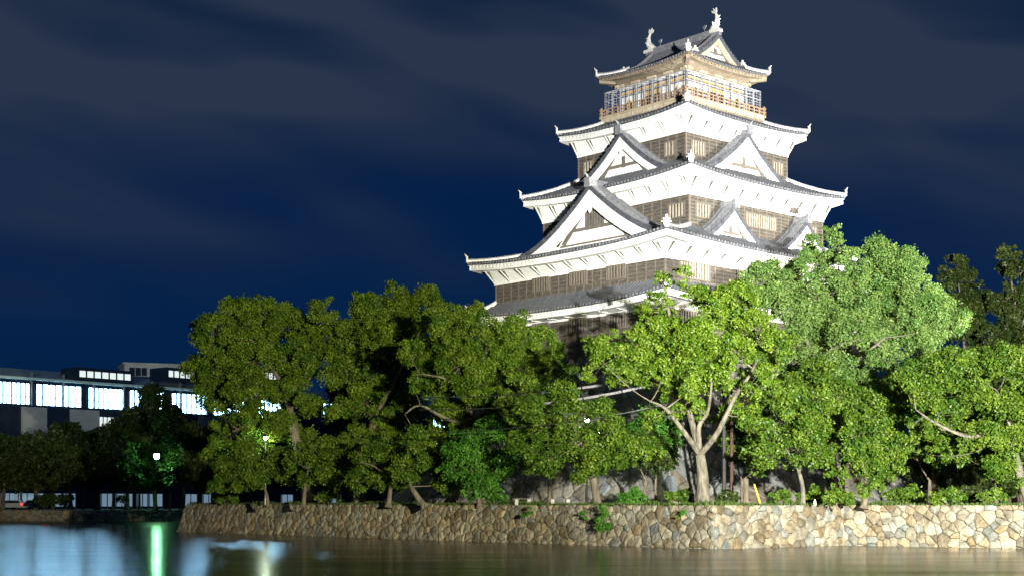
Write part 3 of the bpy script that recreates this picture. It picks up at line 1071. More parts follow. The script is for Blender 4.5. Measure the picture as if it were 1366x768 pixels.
# ridge-end blocks standing on the top roof's lower corners and on the near hips
for x, y, z, s in ((-3.1, -4.1, 40.2, 1.0), (3.1, -4.1, 40.2, 1.0), (-3.1, 4.1, 40.2, 1.0), (3.1, 4.1, 40.2, 1.0),
                   (-8.7, -8.366, 23.9, 1.2), (-14.5, -11.2, 23.5, 1.15), (-9.85, -9.5, 29.35, 1.0), (-7.65, -7.2, 34.95, .95), (-4.9, -4.9, 39.95, .9), (-14.5, -11.2, 19.1, 1.1)):
    fb_ = MB()
    s *= .66
    fb_.box((x - .26 * s, y - .26 * s, z), (x + .26 * s, y + .26 * s, z + .42 * s))
    fb_.box((x - .36 * s, y - .36 * s, z + .0), (x + .36 * s, y + .36 * s, z + .14 * s))
    fb_.ball((x, y, z + .62 * s), .17 * s, 8, 5)
    fb_.tube([(x, y, z + .4 * s), (x, y, z + .55 * s)], .08 * s, 6)
    fb_.build("ridge_end_tile", M['plaster_old'], keep)
# small vent window in the third eave's cove
vw = MB()
obox(vw, SR, 3.95, 4.85, 8.366 + .1, 8.366 + .32, 27.05, 27.5, 1)
for i in range(5):
    obox(vw, SR, 3.95 + .2 * i, 4.05 + .2 * i, 8.366 + .3, 8.366 + .36, 27.05, 27.5, 0)
vw.build("eave_vent", [M['batten'], M['gap']], keep)


# ------------------------------------------------------------------ trees
def leaves(name, clumps, per_m2, size, m, parent, seed, flat=0.0, droop=0.0):
    """clumps: rows (x,y,z,r); leaf-sized faces spread over each clump's outer shell"""
    rg = np.random.default_rng(seed)
    cl = np.array(clumps)
    cnt = np.maximum(20, (per_m2 * 4 * np.pi * cl[:, 3] ** 2)).astype(int)
    idx = np.repeat(np.arange(len(cl)), cnt)
    N = len(idx)
    d = rg.normal(size=(N, 3))
    d /= np.linalg.norm(d, axis=1, keepdims=True)
    flipm = (d[:, 2] < -0.2) & (rg.random(N) < 0.55)
    d[flipm, 2] *= -1
    rad = cl[idx, 3] * (1.0 - np.abs(rg.normal(0, .26, N))) * rg.uniform(.82, 1.22, N) * np.where(rg.random(N) < .10, 1.35, 1.0)
    sc = np.array([1.0, 1.0, 0.82])
    c = cl[idx, :3] + d * rad[:, None] * sc
    nrm = d * .75 + rg.normal(0, .55, (N, 3)) + np.array([0, 0, .25 + flat])
    nrm /= np.linalg.norm(nrm, axis=1, keepdims=True)
    t = rg.normal(size=(N, 3)) + np.array([0, 0, -droop])
    t -= nrm * (t * nrm).sum(1, keepdims=True)
    t /= np.linalg.norm(t, axis=1, keepdims=True)
    bt = np.cross(nrm, t)
    s = size * rg.uniform(.65, 1.25, N)[:, None]
    v = np.empty((N, 4, 3), dtype=np.float32)
    v[:, 0] = c - t * s * .55
    v[:, 1] = c + bt * s * .32
    v[:, 2] = c + t * s * .55
    v[:, 3] = c - bt * s * .32
    me = bpy.data.meshes.new(name)
    me.vertices.add(N * 4)
    me.vertices.foreach_set("co", v.ravel())
    me.loops.add(N * 4)
    me.loops.foreach_set("vertex_index", np.arange(N * 4, dtype=np.int32))
    me.polygons.add(N)
    me.polygons.foreach_set("loop_start", np.arange(0, N * 4, 4, dtype=np.int32))
    ctone = np.clip(rg.normal(.42, .22, len(cl)), 0, 1)
    tn = np.clip(ctone[idx] + rg.normal(0, .22, N), 0, 1).astype(np.float32)
    at = me.attributes.new("tint", 'FLOAT', 'POINT')
    at.data.foreach_set("value", np.repeat(tn, 4))
    me.materials.append(m)
    me.update(calc_edges=True)
    o = bpy.data.objects.new(name, me)
    COL.objects.link(o)
    o.parent = parent
    return o


def bez(a, b_, c_, n):
    return [a * (1 - t) ** 2 + b_ * (2 * t * (1 - t)) + c_ * t * t for t in [i / n for i in range(n + 1)]]


def tree(name, label, group, Y, base, fork, lobes, leaf, bark, seed, r0=.4, clump=.95, dens=42, size=0.222, depth=3.0, z0=TZ, limbs=(), flat=0, droop=0, cat="tree", split=0.82, gapiness=1.0, fill=2):
    """base, fork, lobes, limbs are read off the picture at the tree's own distance Y; each lobe gets real depth"""
    rg = random.Random(seed)
    b0 = px(base[0], base[1], Y)
    b0.z = z0
    root = empty(name, b0)
    tag(root, label, cat, group)
    m = MB()
    fk = px(fork[0], fork[1], Y)
    loc = lambda p: p - b0
    mid = (b0 + fk) / 2 + Vector((rg.uniform(-.25, .25), rg.uniform(-.3, .3), 0))
    tr = bez(b0 - Vector((0, 0, .2)), mid, fk, 8)
    rads = [r0 * (1.0 - .35 * i / 8) * (1 + .75 * max(0, 1 - i / 1.6) ** 2) for i in range(9)]
    m.tube([loc(p) for p in tr], rads, 10)
    ends = []
    for pl in limbs:
        pts = [fk] + [px(u, v, Y + dy) for u, v, dy in pl]
        n = len(pts)
        fine = []
        for i in range(n - 1):
            for q in range(4):
                t = q / 4
                p0, p1, p2, p3 = pts[max(0, i - 1)], pts[i], pts[i + 1], pts[min(n - 1, i + 2)]
                fine.append(.5 * ((2 * p1) + (p2 - p0) * t + (2 * p0 - 5 * p1 + 4 * p2 - p3) * t * t + (3 * p1 - p0 - 3 * p2 + p3) * t ** 3))
        fine.append(pts[-1])
        rr = [r0 * .46 * (1 - .75 * i / (len(fine) - 1)) for i in range(len(fine))]
        m.tube([loc(p) for p in fine], rr, 7)
        ends += [(p, r_) for p, r_ in zip(fine[3:], rr[3:])]
    if not ends:
        ends = [(fk, r0 * .6)]
    clumps = []
    mini = []
    for u, v, r_ in lobes:
        for q in range(2):
            th = rg.uniform(0, 2 * math.pi)
            mini.append((u + math.cos(th) * r_ * 1.0, v + math.sin(th) * r_ * .9, r_ * rg.uniform(.28, .48), rg.uniform(-1, .6) * depth))
    lobes = [(u + rg.uniform(-.15, .15) * r_, v + rg.uniform(-.1, .15) * r_, r_ * rg.uniform(.92, 1.2), rg.uniform(-1, .6) * depth) for u, v, r_ in lobes]
    if clump < 1.2:
        lobes += mini
    if len(lobes) > 4 and clump < 1.2:
        mu, mv = sum(l[0] for l in lobes) / len(lobes), sum(l[1] for l in lobes) / len(lobes)
        lobes += [(u + (mu - u) * .25, v + (mv - v) * .15 + r_ * .35, r_ * .85, depth * rg.uniform(.5, 1.3)) for u, v, r_, q in lobes[::fill]] if fill else []
    for (u, v, r_px, dy) in lobes:
        c = px(u, v, Y + dy)
        r_ = r_px / F_PX * (Y + dy)
        # limb to the lobe from the nearest existing wood
        st, sr = min(ends + [(fk, r0 * .6)], key=lambda e: (e[0] - c).length + (3 if e[0].z > c.z + 1 else 0))
        ctrl = (st + c) / 2 + Vector((rg.uniform(-.4, .4), rg.uniform(-.4, .4), -.18 * (c - st).length * rg.uniform(.2, 1)))
        pts = bez(st, ctrl, c, 6)
        rl = min(sr * .7, .035 + .028 * r_)
        m.tube([loc(p) for p in pts], [rl * (1 - .7 * i / 6) for i in range(7)], 6)
        ends += [(pts[3], rl * .6), (pts[5], rl * .4)]
        nc = max(4, int(6.2 * gapiness * (r_ / clump) ** 1.75))
        for i in range(nc):
            d = Vector((rg.gauss(0, 1), rg.gauss(0, 1), rg.gauss(0.15, 1))).normalized()
            cc = c + Vector((d.x, d.y * 1.15, d.z * .9)) * (r_ * split * rg.uniform(.72, 1.06))
            cr_ = clump * rg.choice((.45, .6, .75, .9, 1.15)) * rg.uniform(.85, 1.1)
            cr_ = min(cr_, r_ * .55)
            clumps.append((cc.x - b0.x, cc.y - b0.y, cc.z - b0.z, cr_))
            if i % 2 == 0:
                q = c + (cc - c) * .4 + Vector((0, 0, -.15))
                m.tube([loc(c), loc(q), loc(cc)], [rl * .35, rl * .25, .012], 4, cap=False)
    m.build("trunk", M[bark], root, smooth=True)
    leaves("crown", clumps, dens, size, M[leaf], root, seed, flat, droop)
    return root


GT = "trees on the terrace below the castle"
tree("camphor_tree", "wide dark green camphor tree at the left end of the terrace, left of all others", GT, 122, (415, 670), (388, 552),
     [(290, 450, 32), (325, 425, 28), (352, 422, 26), (385, 430, 26), (428, 416, 20), (268, 490, 20), (300, 490, 34), (345, 475, 36), (395, 470, 34), (440, 450, 28), (282, 525, 24), (330, 520, 32), (385, 515, 26), (452, 492, 24), (305, 578, 30), (345, 598, 28), (322, 622, 22), (372, 565, 22), (290, 605, 20), (400, 590, 20), (330, 560, 22), (412, 540, 16)],
     'leaf_camphor', 'bark', 11, r0=.55, clump=.64, dens=66, size=0.170, limbs=[[(372, 505, 0), (345, 470, -1), (330, 440, -1)], [(395, 500, 1), (400, 450, 1), (425, 420, 1)], [(350, 560, -1), (310, 575, -2)]])
tree("camphor_tree", "dark camphor tree whose crown tops rise second from left above the shore", GT, 120, (478, 670), (498, 560),
     [(490, 412, 26), (530, 404, 25), (568, 402, 20), (598, 412, 20), (505, 448, 30), (545, 438, 32), (474, 470, 22), (520, 490, 32), (562, 480, 28), (486, 530, 28), (540, 540, 28), (510, 582, 28), (476, 588, 26), (470, 440, 16), (500, 615, 22), (540, 605, 22), (455, 545, 18)],
     'leaf_camphor', 'bark', 12, r0=.45, clump=.64, dens=66, size=0.170, limbs=[[(500, 510, 1), (510, 450, 1)], [(530, 500, -1), (560, 440, -1)]])
tree("camphor_tree", "olive-lit camphor tree with bare crooked limbs, right beside the keep's lower left corner", GT, 107, (600, 670), (640, 575),
     [(600, 450, 26), (640, 430, 25), (682, 443, 26), (722, 466, 24), (650, 468, 30), (610, 490, 30), (692, 490, 28), (576, 512, 26), (558, 470, 22), (738, 492, 16), (642, 520, 26), (700, 530, 22), (600, 550, 22), (585, 425, 16), (560, 590, 24), (700, 455, 20), (720, 500, 20), (735, 535, 16), (668, 560, 22), (625, 570, 20), (588, 548, 14)],
     'leaf_camphor', 'bark_pale', 13, r0=.38, clump=.62, dens=70, size=0.163, limbs=[[(615, 520, -1), (595, 505, -2), (560, 498, -2)], [(645, 520, 0), (635, 470, 0), (640, 440, 0)], [(680, 530, 0), (700, 490, 0), (715, 465, 0)], [(590, 555, -2), (560, 540, -3), (540, 552, -3)]])
tree("maple_tree", "bright green low tree leaning over the moat wall, left of the benches", GT, 99, (640, 672), (640, 640),
     [(620, 600, 24), (650, 580, 24), (668, 618, 22), (640, 640, 22), (690, 600, 20), (655, 655, 13), (605, 628, 18), (625, 655, 12)],
     'leaf_green', 'bark', 14, r0=.16, clump=.65, dens=52, size=0.178, depth=1.6, droop=.8)
tree("cherry_tree", "small cherry tree with thin forked trunk under the leftmost camphor", GT, 116, (357, 671), (352, 648),
     [(335, 628, 18), (365, 618, 20), (316, 640, 15), (388, 632, 16), (345, 640, 14), (300, 622, 16), (290, 645, 11), (330, 605, 16)], 'leaf_cherry', 'bark', 15, r0=.15, clump=.6, dens=49, size=0.178, depth=1.4, flat=.3)
tree("cherry_tree", "small cherry tree with drooping brownish-green leaves between the two thick camphor trunks", GT, 112, (405, 671), (408, 645),
     [(420, 598, 22), (450, 608, 24), (432, 634, 16), (395, 615, 16), (470, 632, 14), (410, 640, 13), (452, 642, 13)], 'leaf_cherry', 'bark', 16, r0=.18, clump=.6, dens=49, size=0.178, depth=1.5, flat=.3)
tree("cherry_tree", "dull olive cherry tree with a slanting bare bough, left of the leaning trunk", GT, 106, (518, 671), (522, 640),
     [(490, 612, 22), (520, 600, 22), (548, 618, 20), (505, 640, 14), (540, 642, 14), (572, 600, 18), (480, 640, 14), (525, 628, 16)], 'leaf_cherry', 'bark', 17, r0=.20, clump=.62, dens=49, size=0.178, depth=1.6, flat=.3, limbs=[[(500, 622, -1), (480, 616, -2)]])
tree("cherry_tree", "leaning trunk cherry tree bending left above the moat wall", GT, 102, (568, 671), (548, 648),
     [(535, 625, 16), (560, 612, 18), (585, 620, 16), (590, 645, 14), (605, 600, 18), (612, 635, 14)], 'leaf_cherry', 'bark_pale', 18, r0=.24, clump=.6, dens=46, size=0.178, depth=1.3, flat=.3)
tree("cherry_tree", "olive cherry tree spreading in front of the bright lamp beside the benches", GT, 92, (797, 672), (790, 632),
     [(760, 552, 22), (802, 550, 20), (726, 570, 24), (770, 588, 28), (822, 580, 24), (740, 608, 20), (790, 612, 20), (846, 592, 20), (708, 545, 18), (752, 524, 18), (690, 592, 16), (870, 600, 18), (832, 612, 16), (700, 560, 18), (718, 620, 18), (775, 632, 14)],
     'leaf_cherry', 'bark', 19, r0=.30, clump=.62, dens=52, size=0.170, depth=2.0, flat=.3, limbs=[[(775, 590, 0), (760, 560, 0)], [(800, 590, 0), (822, 570, 0)]])
tree("camphor_tree", "large yellow-green camphor tree with pale forked trunk, nearest the keep's corner", GT, 89, (937, 672), (934, 606),
     [(798, 470, 20), (840, 455, 24), (880, 442, 24), (860, 488, 24), (822, 498, 18), (905, 480, 28), (930, 450, 28), (898, 518, 20), (950, 490, 28), (985, 470, 28), (1010, 440, 26), (960, 418, 28), (988, 398, 24), (1018, 480, 22), (880, 402, 13), (856, 418, 15), (912, 364, 11), (884, 374, 11), (868, 398, 8), (1040, 462, 18), (1002, 520, 16), (930, 400, 16), (868, 560, 12), (938, 545, 13), (905, 548, 11), (975, 548, 14), (1000, 545, 16), (955, 512, 18), (1020, 515, 16), (790, 495, 14), (920, 520, 14)],
     'leaf_camphor', 'bark_pale', 20, r0=.45, clump=.60, dens=77, size=0.155, depth=3.0,
     limbs=[[(912, 575, -1), (888, 545, -1), (868, 535, -2)], [(922, 560, 1), (905, 510, 1), (895, 470, 1)], [(932, 570, 0), (945, 545, 0), (950, 500, 0)], [(958, 575, -1), (980, 530, -1), (1000, 500, -1), (1015, 470, 0)], [(900, 470, 1), (893, 420, 1), (888, 385, 1)], [(966, 560, 1), (970, 500, 2), (975, 440, 2)]])
tree("camphor_tree", "huge pale green camphor tree covering the right half of the keep's lower tiers", GT, 100, (1112, 670), (1105, 545),
     [(1112, 318, 16), (1090, 350, 24), (1135, 345, 16), (1172, 348, 25), (1206, 358, 24), (1060, 380, 28), (1112, 388, 32), (1160, 390, 32), (1210, 394, 30), (1246, 402, 24), (1266, 432, 22), (1030, 402, 22), (1080, 430, 32), (1132, 440, 32), (1190, 440, 32), (1240, 450, 26), (1012, 366, 18), (1046, 356, 18), (1060, 480, 26), (1112, 490, 24), (1180, 482, 20), (1222, 480, 18), (988, 385, 14), (1085, 320, 12), (1060, 515, 22), (1010, 500, 20), (1150, 512, 22)],
     'leaf_pale', 'bark_pale', 21, r0=.55, clump=.64, dens=74, size=0.167, depth=3.2,
     limbs=[[(1100, 500, -1), (1110, 465, -2), (1150, 452, -3)], [(1125, 500, 0), (1180, 450, 0)], [(1085, 480, 0), (1065, 420, 0)], [(1115, 450, 1), (1120, 370, 1)]])
tree("young_tree", "small green tree with two thin stems just right of the pale forked trunk", GT, 88, (1070, 671), (1066, 630),
     [(1000, 572, 20), (1040, 562, 24), (1080, 570, 22), (1060, 600, 24), (1022, 608, 20), (1092, 606, 18), (1000, 612, 14), (1046, 532, 18), (1088, 534, 18)],
     'leaf_cherry', 'bark_pale', 22, r0=.17, clump=.62, dens=52, size=0.170, depth=1.7, limbs=[[(1075, 600, 0), (1090, 570, 0)], [(1050, 600, 0), (1030, 570, 0)]])
tree("young_tree", "dark green undergrowth tree behind the stems, in front of the keep's stone base", GT, 95, (1120, 671), (1125, 600),
     [(1120, 530, 24), (1155, 530, 24), (1110, 570, 22), (1185, 540, 22), (1200, 510, 20), (1060, 520, 20), (1215, 560, 18), (1085, 560, 18), (1225, 520, 20), (1090, 500, 20), (1200, 545, 20), (1030, 540, 18), (1230, 590, 16)],
     'leaf_cherry', 'bark', 23, r0=.2, clump=.7, dens=46, size=0.185, depth=1.6)
tree("cherry_tree", "round leafy green tree hanging down over the right part of the moat wall", GT, 87.5, (1152, 671), (1156, 640),
     [(1140, 582, 20), (1172, 574, 20), (1160, 610, 24), (1132, 618, 18), (1188, 616, 17), (1160, 642, 14), (1112, 636, 12), (1200, 592, 15), (1150, 660, 8), (1105, 600, 16), (1145, 560, 18), (1180, 640, 12), (1205, 620, 12)],
     'leaf_cherry', 'bark', 24, r0=.18, clump=.6, dens=56, size=0.163, depth=1.3, droop=.7)
tree("cherry_tree", "broad yellow-green tree with a bare grey bough at the right edge", GT, 88, (1378, 672), (1352, 600),
     [(1222, 500, 22), (1260, 490, 25), (1302, 490, 25), (1342, 480, 25), (1240, 532, 24), (1292, 530, 27), (1342, 532, 28), (1262, 570, 22), (1312, 580, 26), (1352, 590, 25), (1272, 606, 15), (1232, 570, 16), (1332, 625, 18), (1368, 640, 16), (1372, 482, 22), (1374, 560, 26), (1400, 520, 28), (1400, 590, 25), (1240, 605, 10)],
     'leaf_cherry', 'bark_pale', 25, r0=.36, clump=.68, dens=56, size=0.170, depth=2.2, limbs=[[(1320, 580, -1), (1290, 582, -2), (1250, 565, -2), (1222, 546, -2)], [(1345, 560, 0), (1330, 520, 0)], [(1375, 560, 0), (1366, 500, 0)]])
tree("pine_tree", "dim feathery evergreen standing behind the pale camphor, against the sky at right", GT, 128, (1290, 670), (1288, 520),
     [(1275, 354, 12), (1264, 372, 16), (1290, 376, 15), (1302, 400, 19), (1272, 408, 22), (1298, 440, 24), (1312, 470, 22), (1262, 440, 18), (1290, 500, 24)],
     'leaf_dark', 'bark', 26, r0=.35, clump=.8, dens=38, size=0.252, depth=2.0, limbs=[[(1285, 440, 0), (1278, 370, 0)]])
tree("camphor_tree", "dim olive tree with a high round tuft at the far right edge", GT, 124, (1352, 670), (1352, 520),
     [(1343, 342, 15), (1366, 362, 20), (1340, 402, 20), (1362, 432, 26), (1332, 448, 22), (1374, 398, 24), (1345, 482, 24), (1390, 450, 30), (1392, 370, 22), (1320, 470, 18)],
     'leaf_dark', 'bark', 27, r0=.4, clump=.9, dens=38, size=0.252, depth=2.4, limbs=[[(1358, 440, 0), (1350, 380, 0), (1344, 350, 0)], [(1365, 430, 0), (1385, 380, 0)]])
tree("bush", "dark green shrub at the foot of the stone base left of the forked trunk", GT, 96, (876, 671), (876, 630),
     [(862, 590, 18), (888, 600, 18), (850, 610, 14), (880, 620, 15), (900, 585, 12)], 'leaf_dark', 'bark', 28, r0=.10, clump=.6, dens=49, size=0.178, depth=1.0, cat="shrub")

GB = "dark trees behind the castle mound"
for i, (u, Y, lob, lab) in enumerate([
        (1245, 118, [(1235, 500, 26), (1260, 520, 26), (1240, 550, 28), (1262, 580, 26), (1235, 610, 26), (1258, 635, 22)], "dark broadleaf tree beside the mound's right foot, below the pale camphor"),
        (1300, 121, [(1300, 510, 28), (1322, 540, 28), (1296, 570, 30), (1326, 600, 28), (1300, 630, 26)], "dark broadleaf tree filling the gap behind the bare grey bough"),
        (1365, 119, [(1350, 510, 28), (1380, 540, 30), (1352, 570, 30), (1385, 600, 30), (1352, 630, 28)], "dark broadleaf tree at the right edge behind the yellow-green one"),
        (466, 150, [(455, 470, 24), (470, 510, 26), (458, 555, 26), (474, 600, 26), (450, 630, 20)], "black background tree between the two left camphor crowns"),
        (530, 152, [(520, 460, 28), (545, 500, 28), (525, 520, 24), (515, 590, 26), (545, 610, 24)], "black background tree behind the second camphor crown"),
        (615, 140, [(600, 460, 24), (620, 490, 26), (640, 530, 28), (610, 600, 26), (640, 610, 28), (580, 620, 20)], "black background tree left of the stone base")]):
    tree("broadleaf_tree", lab, GB, Y, (u, 671), (u, 640), lob, 'leaf_dark', 'bark', 100 + i, r0=.3, clump=1.0, dens=18, size=.38, depth=2.2)

for i, (u, Y, lob, lf, lab) in enumerate([
        (862, 97, [(845, 580, 20), (872, 560, 20), (895, 575, 18), (858, 605, 18), (890, 610, 16), (835, 610, 14), (880, 590, 20)], 'leaf_green', "bright green bushy tree lit by the lamp, left of the pale forked trunk"),
        (990, 95, [(975, 560, 20), (1000, 585, 22), (985, 605, 18), (970, 585, 16), (1015, 560, 20), (1010, 620, 16)], 'leaf_cherry', "shaded green tree behind the dark utility pole"),
        (735, 101, [(700, 520, 20), (725, 545, 20), (690, 560, 20), (745, 520, 18), (715, 590, 18), (680, 535, 18), (765, 500, 14), (700, 610, 16)], 'leaf_cherry', "olive tree against the stone base, left of the lamp"),
        (1240, 97, [(1215, 590, 18), (1240, 565, 20), (1262, 590, 18), (1225, 545, 18), (1250, 610, 14), (1205, 560, 16), (1275, 560, 18)], 'leaf_cherry', "shaded green tree left of the yellow-green one at the right edge"),
        (1330, 95, [(1300, 615, 14), (1330, 600, 20), (1355, 615, 18), (1320, 560, 22), (1365, 580, 20)], 'leaf_cherry', "shaded low tree behind the trunk at the right edge")]):
    tree("understory_tree", lab, GT, Y, (u, 671), (u, 640), lob, lf, 'bark', 160 + i, r0=.16, clump=.6, dens=46, size=.18, depth=1.5)

# far bank row
FT = "dark trees in a row on the far bank"
for i, (u, top, wd, Y, lab) in enumerate([
        (6, 582, 26, 219, "dark round tree at the far left end of the far bank row"),
        (48, 572, 26, 222, "dark tree on the far bank above the red car lights"),
        (92, 562, 27, 218, "tallest dark tree under the leftmost grey wall panels, far bank"),
        (132, 570, 24, 221, "dark far bank tree below the lit stairwell windows"),
        (170, 548, 24, 217, "dark far bank tree just left of the green-white street lamp"),
        (205, 512, 30, 226, "tall black tree rising behind the street lamp across the bright windows"),
        (246, 556, 26, 218, "dark far bank tree just right of the street lamp"),
        (284, 566, 24, 222, "dark far bank tree behind the near wall's left end"),
        (318, 590, 22, 225, "dark far bank tree seen under the leftmost camphor"),
        (356, 596, 22, 224, "dark far bank tree between the small cherry and the thick camphor trunk"),
        (452, 590, 24, 226, "dark far bank tree seen between the camphor trunks"),
        (520, 586, 24, 228, "dark far bank tree behind the dull olive cherry")]):
    mid = (top + 640) / 2
    lob = [(u - wd * .5, 642, wd * .5), (u + wd * .4, 640, wd * .5), (u, 620, wd * .7), (u, top + wd * .6, wd * .62), (u - wd * .55, mid - 14, wd * .68), (u + wd * .55, mid - 10, wd * .68), (u, mid + 8, wd * .75), (u - wd * .6, mid + 26, wd * .55), (u + wd * .6, mid + 24, wd * .55)]
    if top < 530:
        lob += [(u - wd * .6, 560, wd * .7), (u + wd * .7, 565, wd * .7), (u, 545, wd * .8)]
    tree("park_tree", lab, FT, Y, (u + (i % 3 - 1) * 3, 676), (u, 640), lob, 'leaf_dark', 'bark', 40 + i, r0=.34, clump=1.3, dens=11, size=.48, depth=2.4, z0=1.52)
for i, (u, top, lab) in enumerate([(28, 590, "slim dark tree of the second row, far left end"), (70, 585, "slim dark second-row tree behind the low hedge bush"), (112, 588, "slim dark second-row tree left of the lit doorway"),
                               (150, 584, "slim dark second-row tree right of the lit doorway"), (186, 570, "slim dark second-row tree straight behind the bright street lamp"), (226, 575, "slim dark second-row tree right behind the lamp's neighbour"),
                               (266, 590, "slim dark second-row tree by the near wall's left corner"), (302, 600, "slim dark second-row tree under the leftmost camphor"), (338, 602, "slim dark second-row tree left of the small cherry")]):
    tree("park_tree", lab, FT, 231 + (i % 3), (u, 676), (u, 648), [(u, top + 14, 16), (u - 10, top + 34, 15), (u + 10, top + 40, 15), (u, 642, 13)], 'leaf_dark', 'bark', 140 + i, r0=.22, clump=1.25, dens=10, size=.48, depth=1.6, z0=1.53)
for i, (u, w, lab) in enumerate([(70, 16, "low clipped dark hedge bush by the red lights on the far bank"), (163, 6, "single round dark bush on the far bank by the lit ground floor")]):
    tree("bush", lab, None, 213, (u, 676), (u, 672), [(u + dx, 666, 7) for dx in ([0] if w < 10 else [-18, -8, 2, 12, 20])], 'leaf_dark', 'bark', 70 + i, r0=.08, clump=.5, dens=16, size=.3, depth=.6, z0=1.52, cat="shrub")

for i, (u, Y, r_, lf, lab) in enumerate([(1040, 88, 9, 'leaf_cherry', "low leafy weed clump on the terrace edge below the two thin stems"), (1118, 87, 11, 'leaf_cherry', "low leafy bush at the wall edge left of the hanging tree"),
                                     (1262, 86, 12, 'leaf_cherry', "low bush on the wall edge right of the hanging tree"), (1325, 86, 11, 'leaf_cherry', "low bush on the wall edge near the right border"),
                                     (1085, 92, 13, 'leaf_cherry', "wider bush in front of the stone base, between two slender trunks"), (1205, 93, 14, 'leaf_cherry', "bush against the stone base right of the hanging tree"), (1290, 92, 14, 'leaf_dark', "dark bush under the bare grey bough"),
                                     (905, 92, 11, 'leaf_cherry', "bush at the left foot of the pale forked trunk"), (845, 97, 11, 'leaf_green', "bright bush at the stone base, right of the lamp pole"), (968, 89, 9, 'leaf_dark', "small dark bush at the foot of the dark utility pole"), (660, 99.5, 9, 'leaf_green', "small bright bush under the leaning green tree"),
                                     (438, 113.5, 8, 'leaf_cherry', "small bush between the left camphor trunks"), (300, 126, 9, 'leaf_cherry', "small bush near the wall's left end")]):
    tree("bush", lab, None, Y, (u, 672), (u, 668), [(u - r_, 664, r_ * .8), (u + r_ * .6, 662, r_), (u, 658, r_ * .7), (u + r_ * 1.5, 666, r_ * .6)], lf, 'bark', 200 + i, r0=.05, clump=.35, dens=60, size=.17, depth=.5, cat="shrub")

# plants growing out of the moat wall
for i, (u, v, r_, lab) in enumerate([(812, 690, 15, "green fern tuft growing from the moat wall below the lamp tree"), (704, 684, 7, "narrow weed strand hanging down the moat wall below the benches"), (778, 688, 6, "small weed in the moat wall left of the fern tuft"), (908, 684, 6, "small weed clump on the wall left of the corner stone")]):
    # depth of the wall at this bearing
    Y = 1 / (1 / 131.6 + (1 / 81.6 - 1 / 131.6) * (u - 235) / (951 - 235)) + .4
    c = px(u, v, Y)
    root = empty("wall_plant", c)
    tag(root, lab, "plant", "weeds in the moat wall")
    rr = r_ / F_PX * Y
    cl = [(random.uniform(-1, 1) * rr, random.uniform(-.3, 0) * rr - .1, random.uniform(-1, .9) * rr, rr * .45) for _ in range(6)]
    leaves("foliage", cl, 90, .16, M['leaf_green'], root, 80 + i, droop=1)

# grass fringe along the terrace edge
gv, gf = [], []
rg = random.Random(5)
for k in range(len(WT) - 2):
    a, b_ = Vector((*terr_in[k], TZ)), Vector((*terr_in[k + 1], TZ))
    L = (b_ - a).length
    d = (b_ - a).normalized()
    nb = Vector((-d.y, d.x, 0))
    for i in range(int(L * 150)):
        p = a + d * rg.uniform(0, L) + nb * (rg.random() ** 1.5 * 3.0 - .45)
        h = rg.uniform(.06, .22) * (1.7 if math.sin(p.x * 1.7) + math.sin(p.x * .61 + 1) > .7 else 1)
        s = Vector((rg.uniform(-1, 1), rg.uniform(-1, 1), 0)) * .05
        t = p + Vector((rg.uniform(-.06, .06), rg.uniform(-.06, .06), h))
        o = len(gv)
        gv += [tuple(p - s), tuple(p + s), tuple(t)]
        gf.append((o, o + 1, o + 2))
me = bpy.data.meshes.new("grass")
me.from_pydata(gv, [], gf)
gm = leaf_mat("grass_blade", (0.05, 0.10, 0.02), (0.10, 0.15, 0.03))
me.materials.append(gm)
at = me.attributes.new("tint", 'FLOAT', 'POINT')
at.data.foreach_set("value", np.repeat(RNG.random(len(gf)), 3).astype(np.float32))
go = bpy.data.objects.new("grass", me)
COL.objects.link(go)
tag(go, "short green grass along the top of the moat wall", "grass", kind='stuff')

# ------------------------------------------------------------------ office building beyond the moat
P0, D0 = Vector((-87.4, 250.0, 0)), Vector((22.0, 25.0, 0)).normalized()
NB = Vector((D0.y, -D0.x, 0))                    # outward, towards the moat
ANG = math.atan2(D0.y, D0.x)
G0 = 1.52


def s_at(u):
    k = (u - U0) / F_PX
    # P0+D0*s on the ray x=k*y
    return (k * P0.y - P0.x) / (D0.x - k * D0.y)


def z_at(u, v):
    s = s_at(u)
    Y = P0.y + D0.y * s
    return EYE + (V0 - v) / F_PX * Y


off = empty("office_building", (P0.x, P0.y, 0), ANG)
tag(off, "long low modern office building with brightly lit ribbon windows behind the far trees", "building")
M['facade'] = mat("navy_glass_facade", (0.012, 0.018, 0.035), (0.02, 0.03, 0.05), rough=0.2, scale=.5)
M['roofgreen'] = mat("pale_metal_roof", (0.42, 0.55, 0.55), (0.55, 0.65, 0.65), rough=0.5, scale=.4)
M['panel'] = mat("grey_wall_panel", (0.32, 0.31, 0.32), (0.38, 0.37, 0.37), rough=0.7, scale=.6)
M['win'] = glow("office_light", (0.34, 0.70, 1.0), 21.0)
M['win_soft'] = glow("office_light_soft", (0.50, 0.76, 1.0), 0.28)
M['win_cream'] = glow("clerestory_light", (0.85, 0.95, 0.92), 0.85)
ZT = z_at(0, 485)
SMAX = 140
mb = MB()
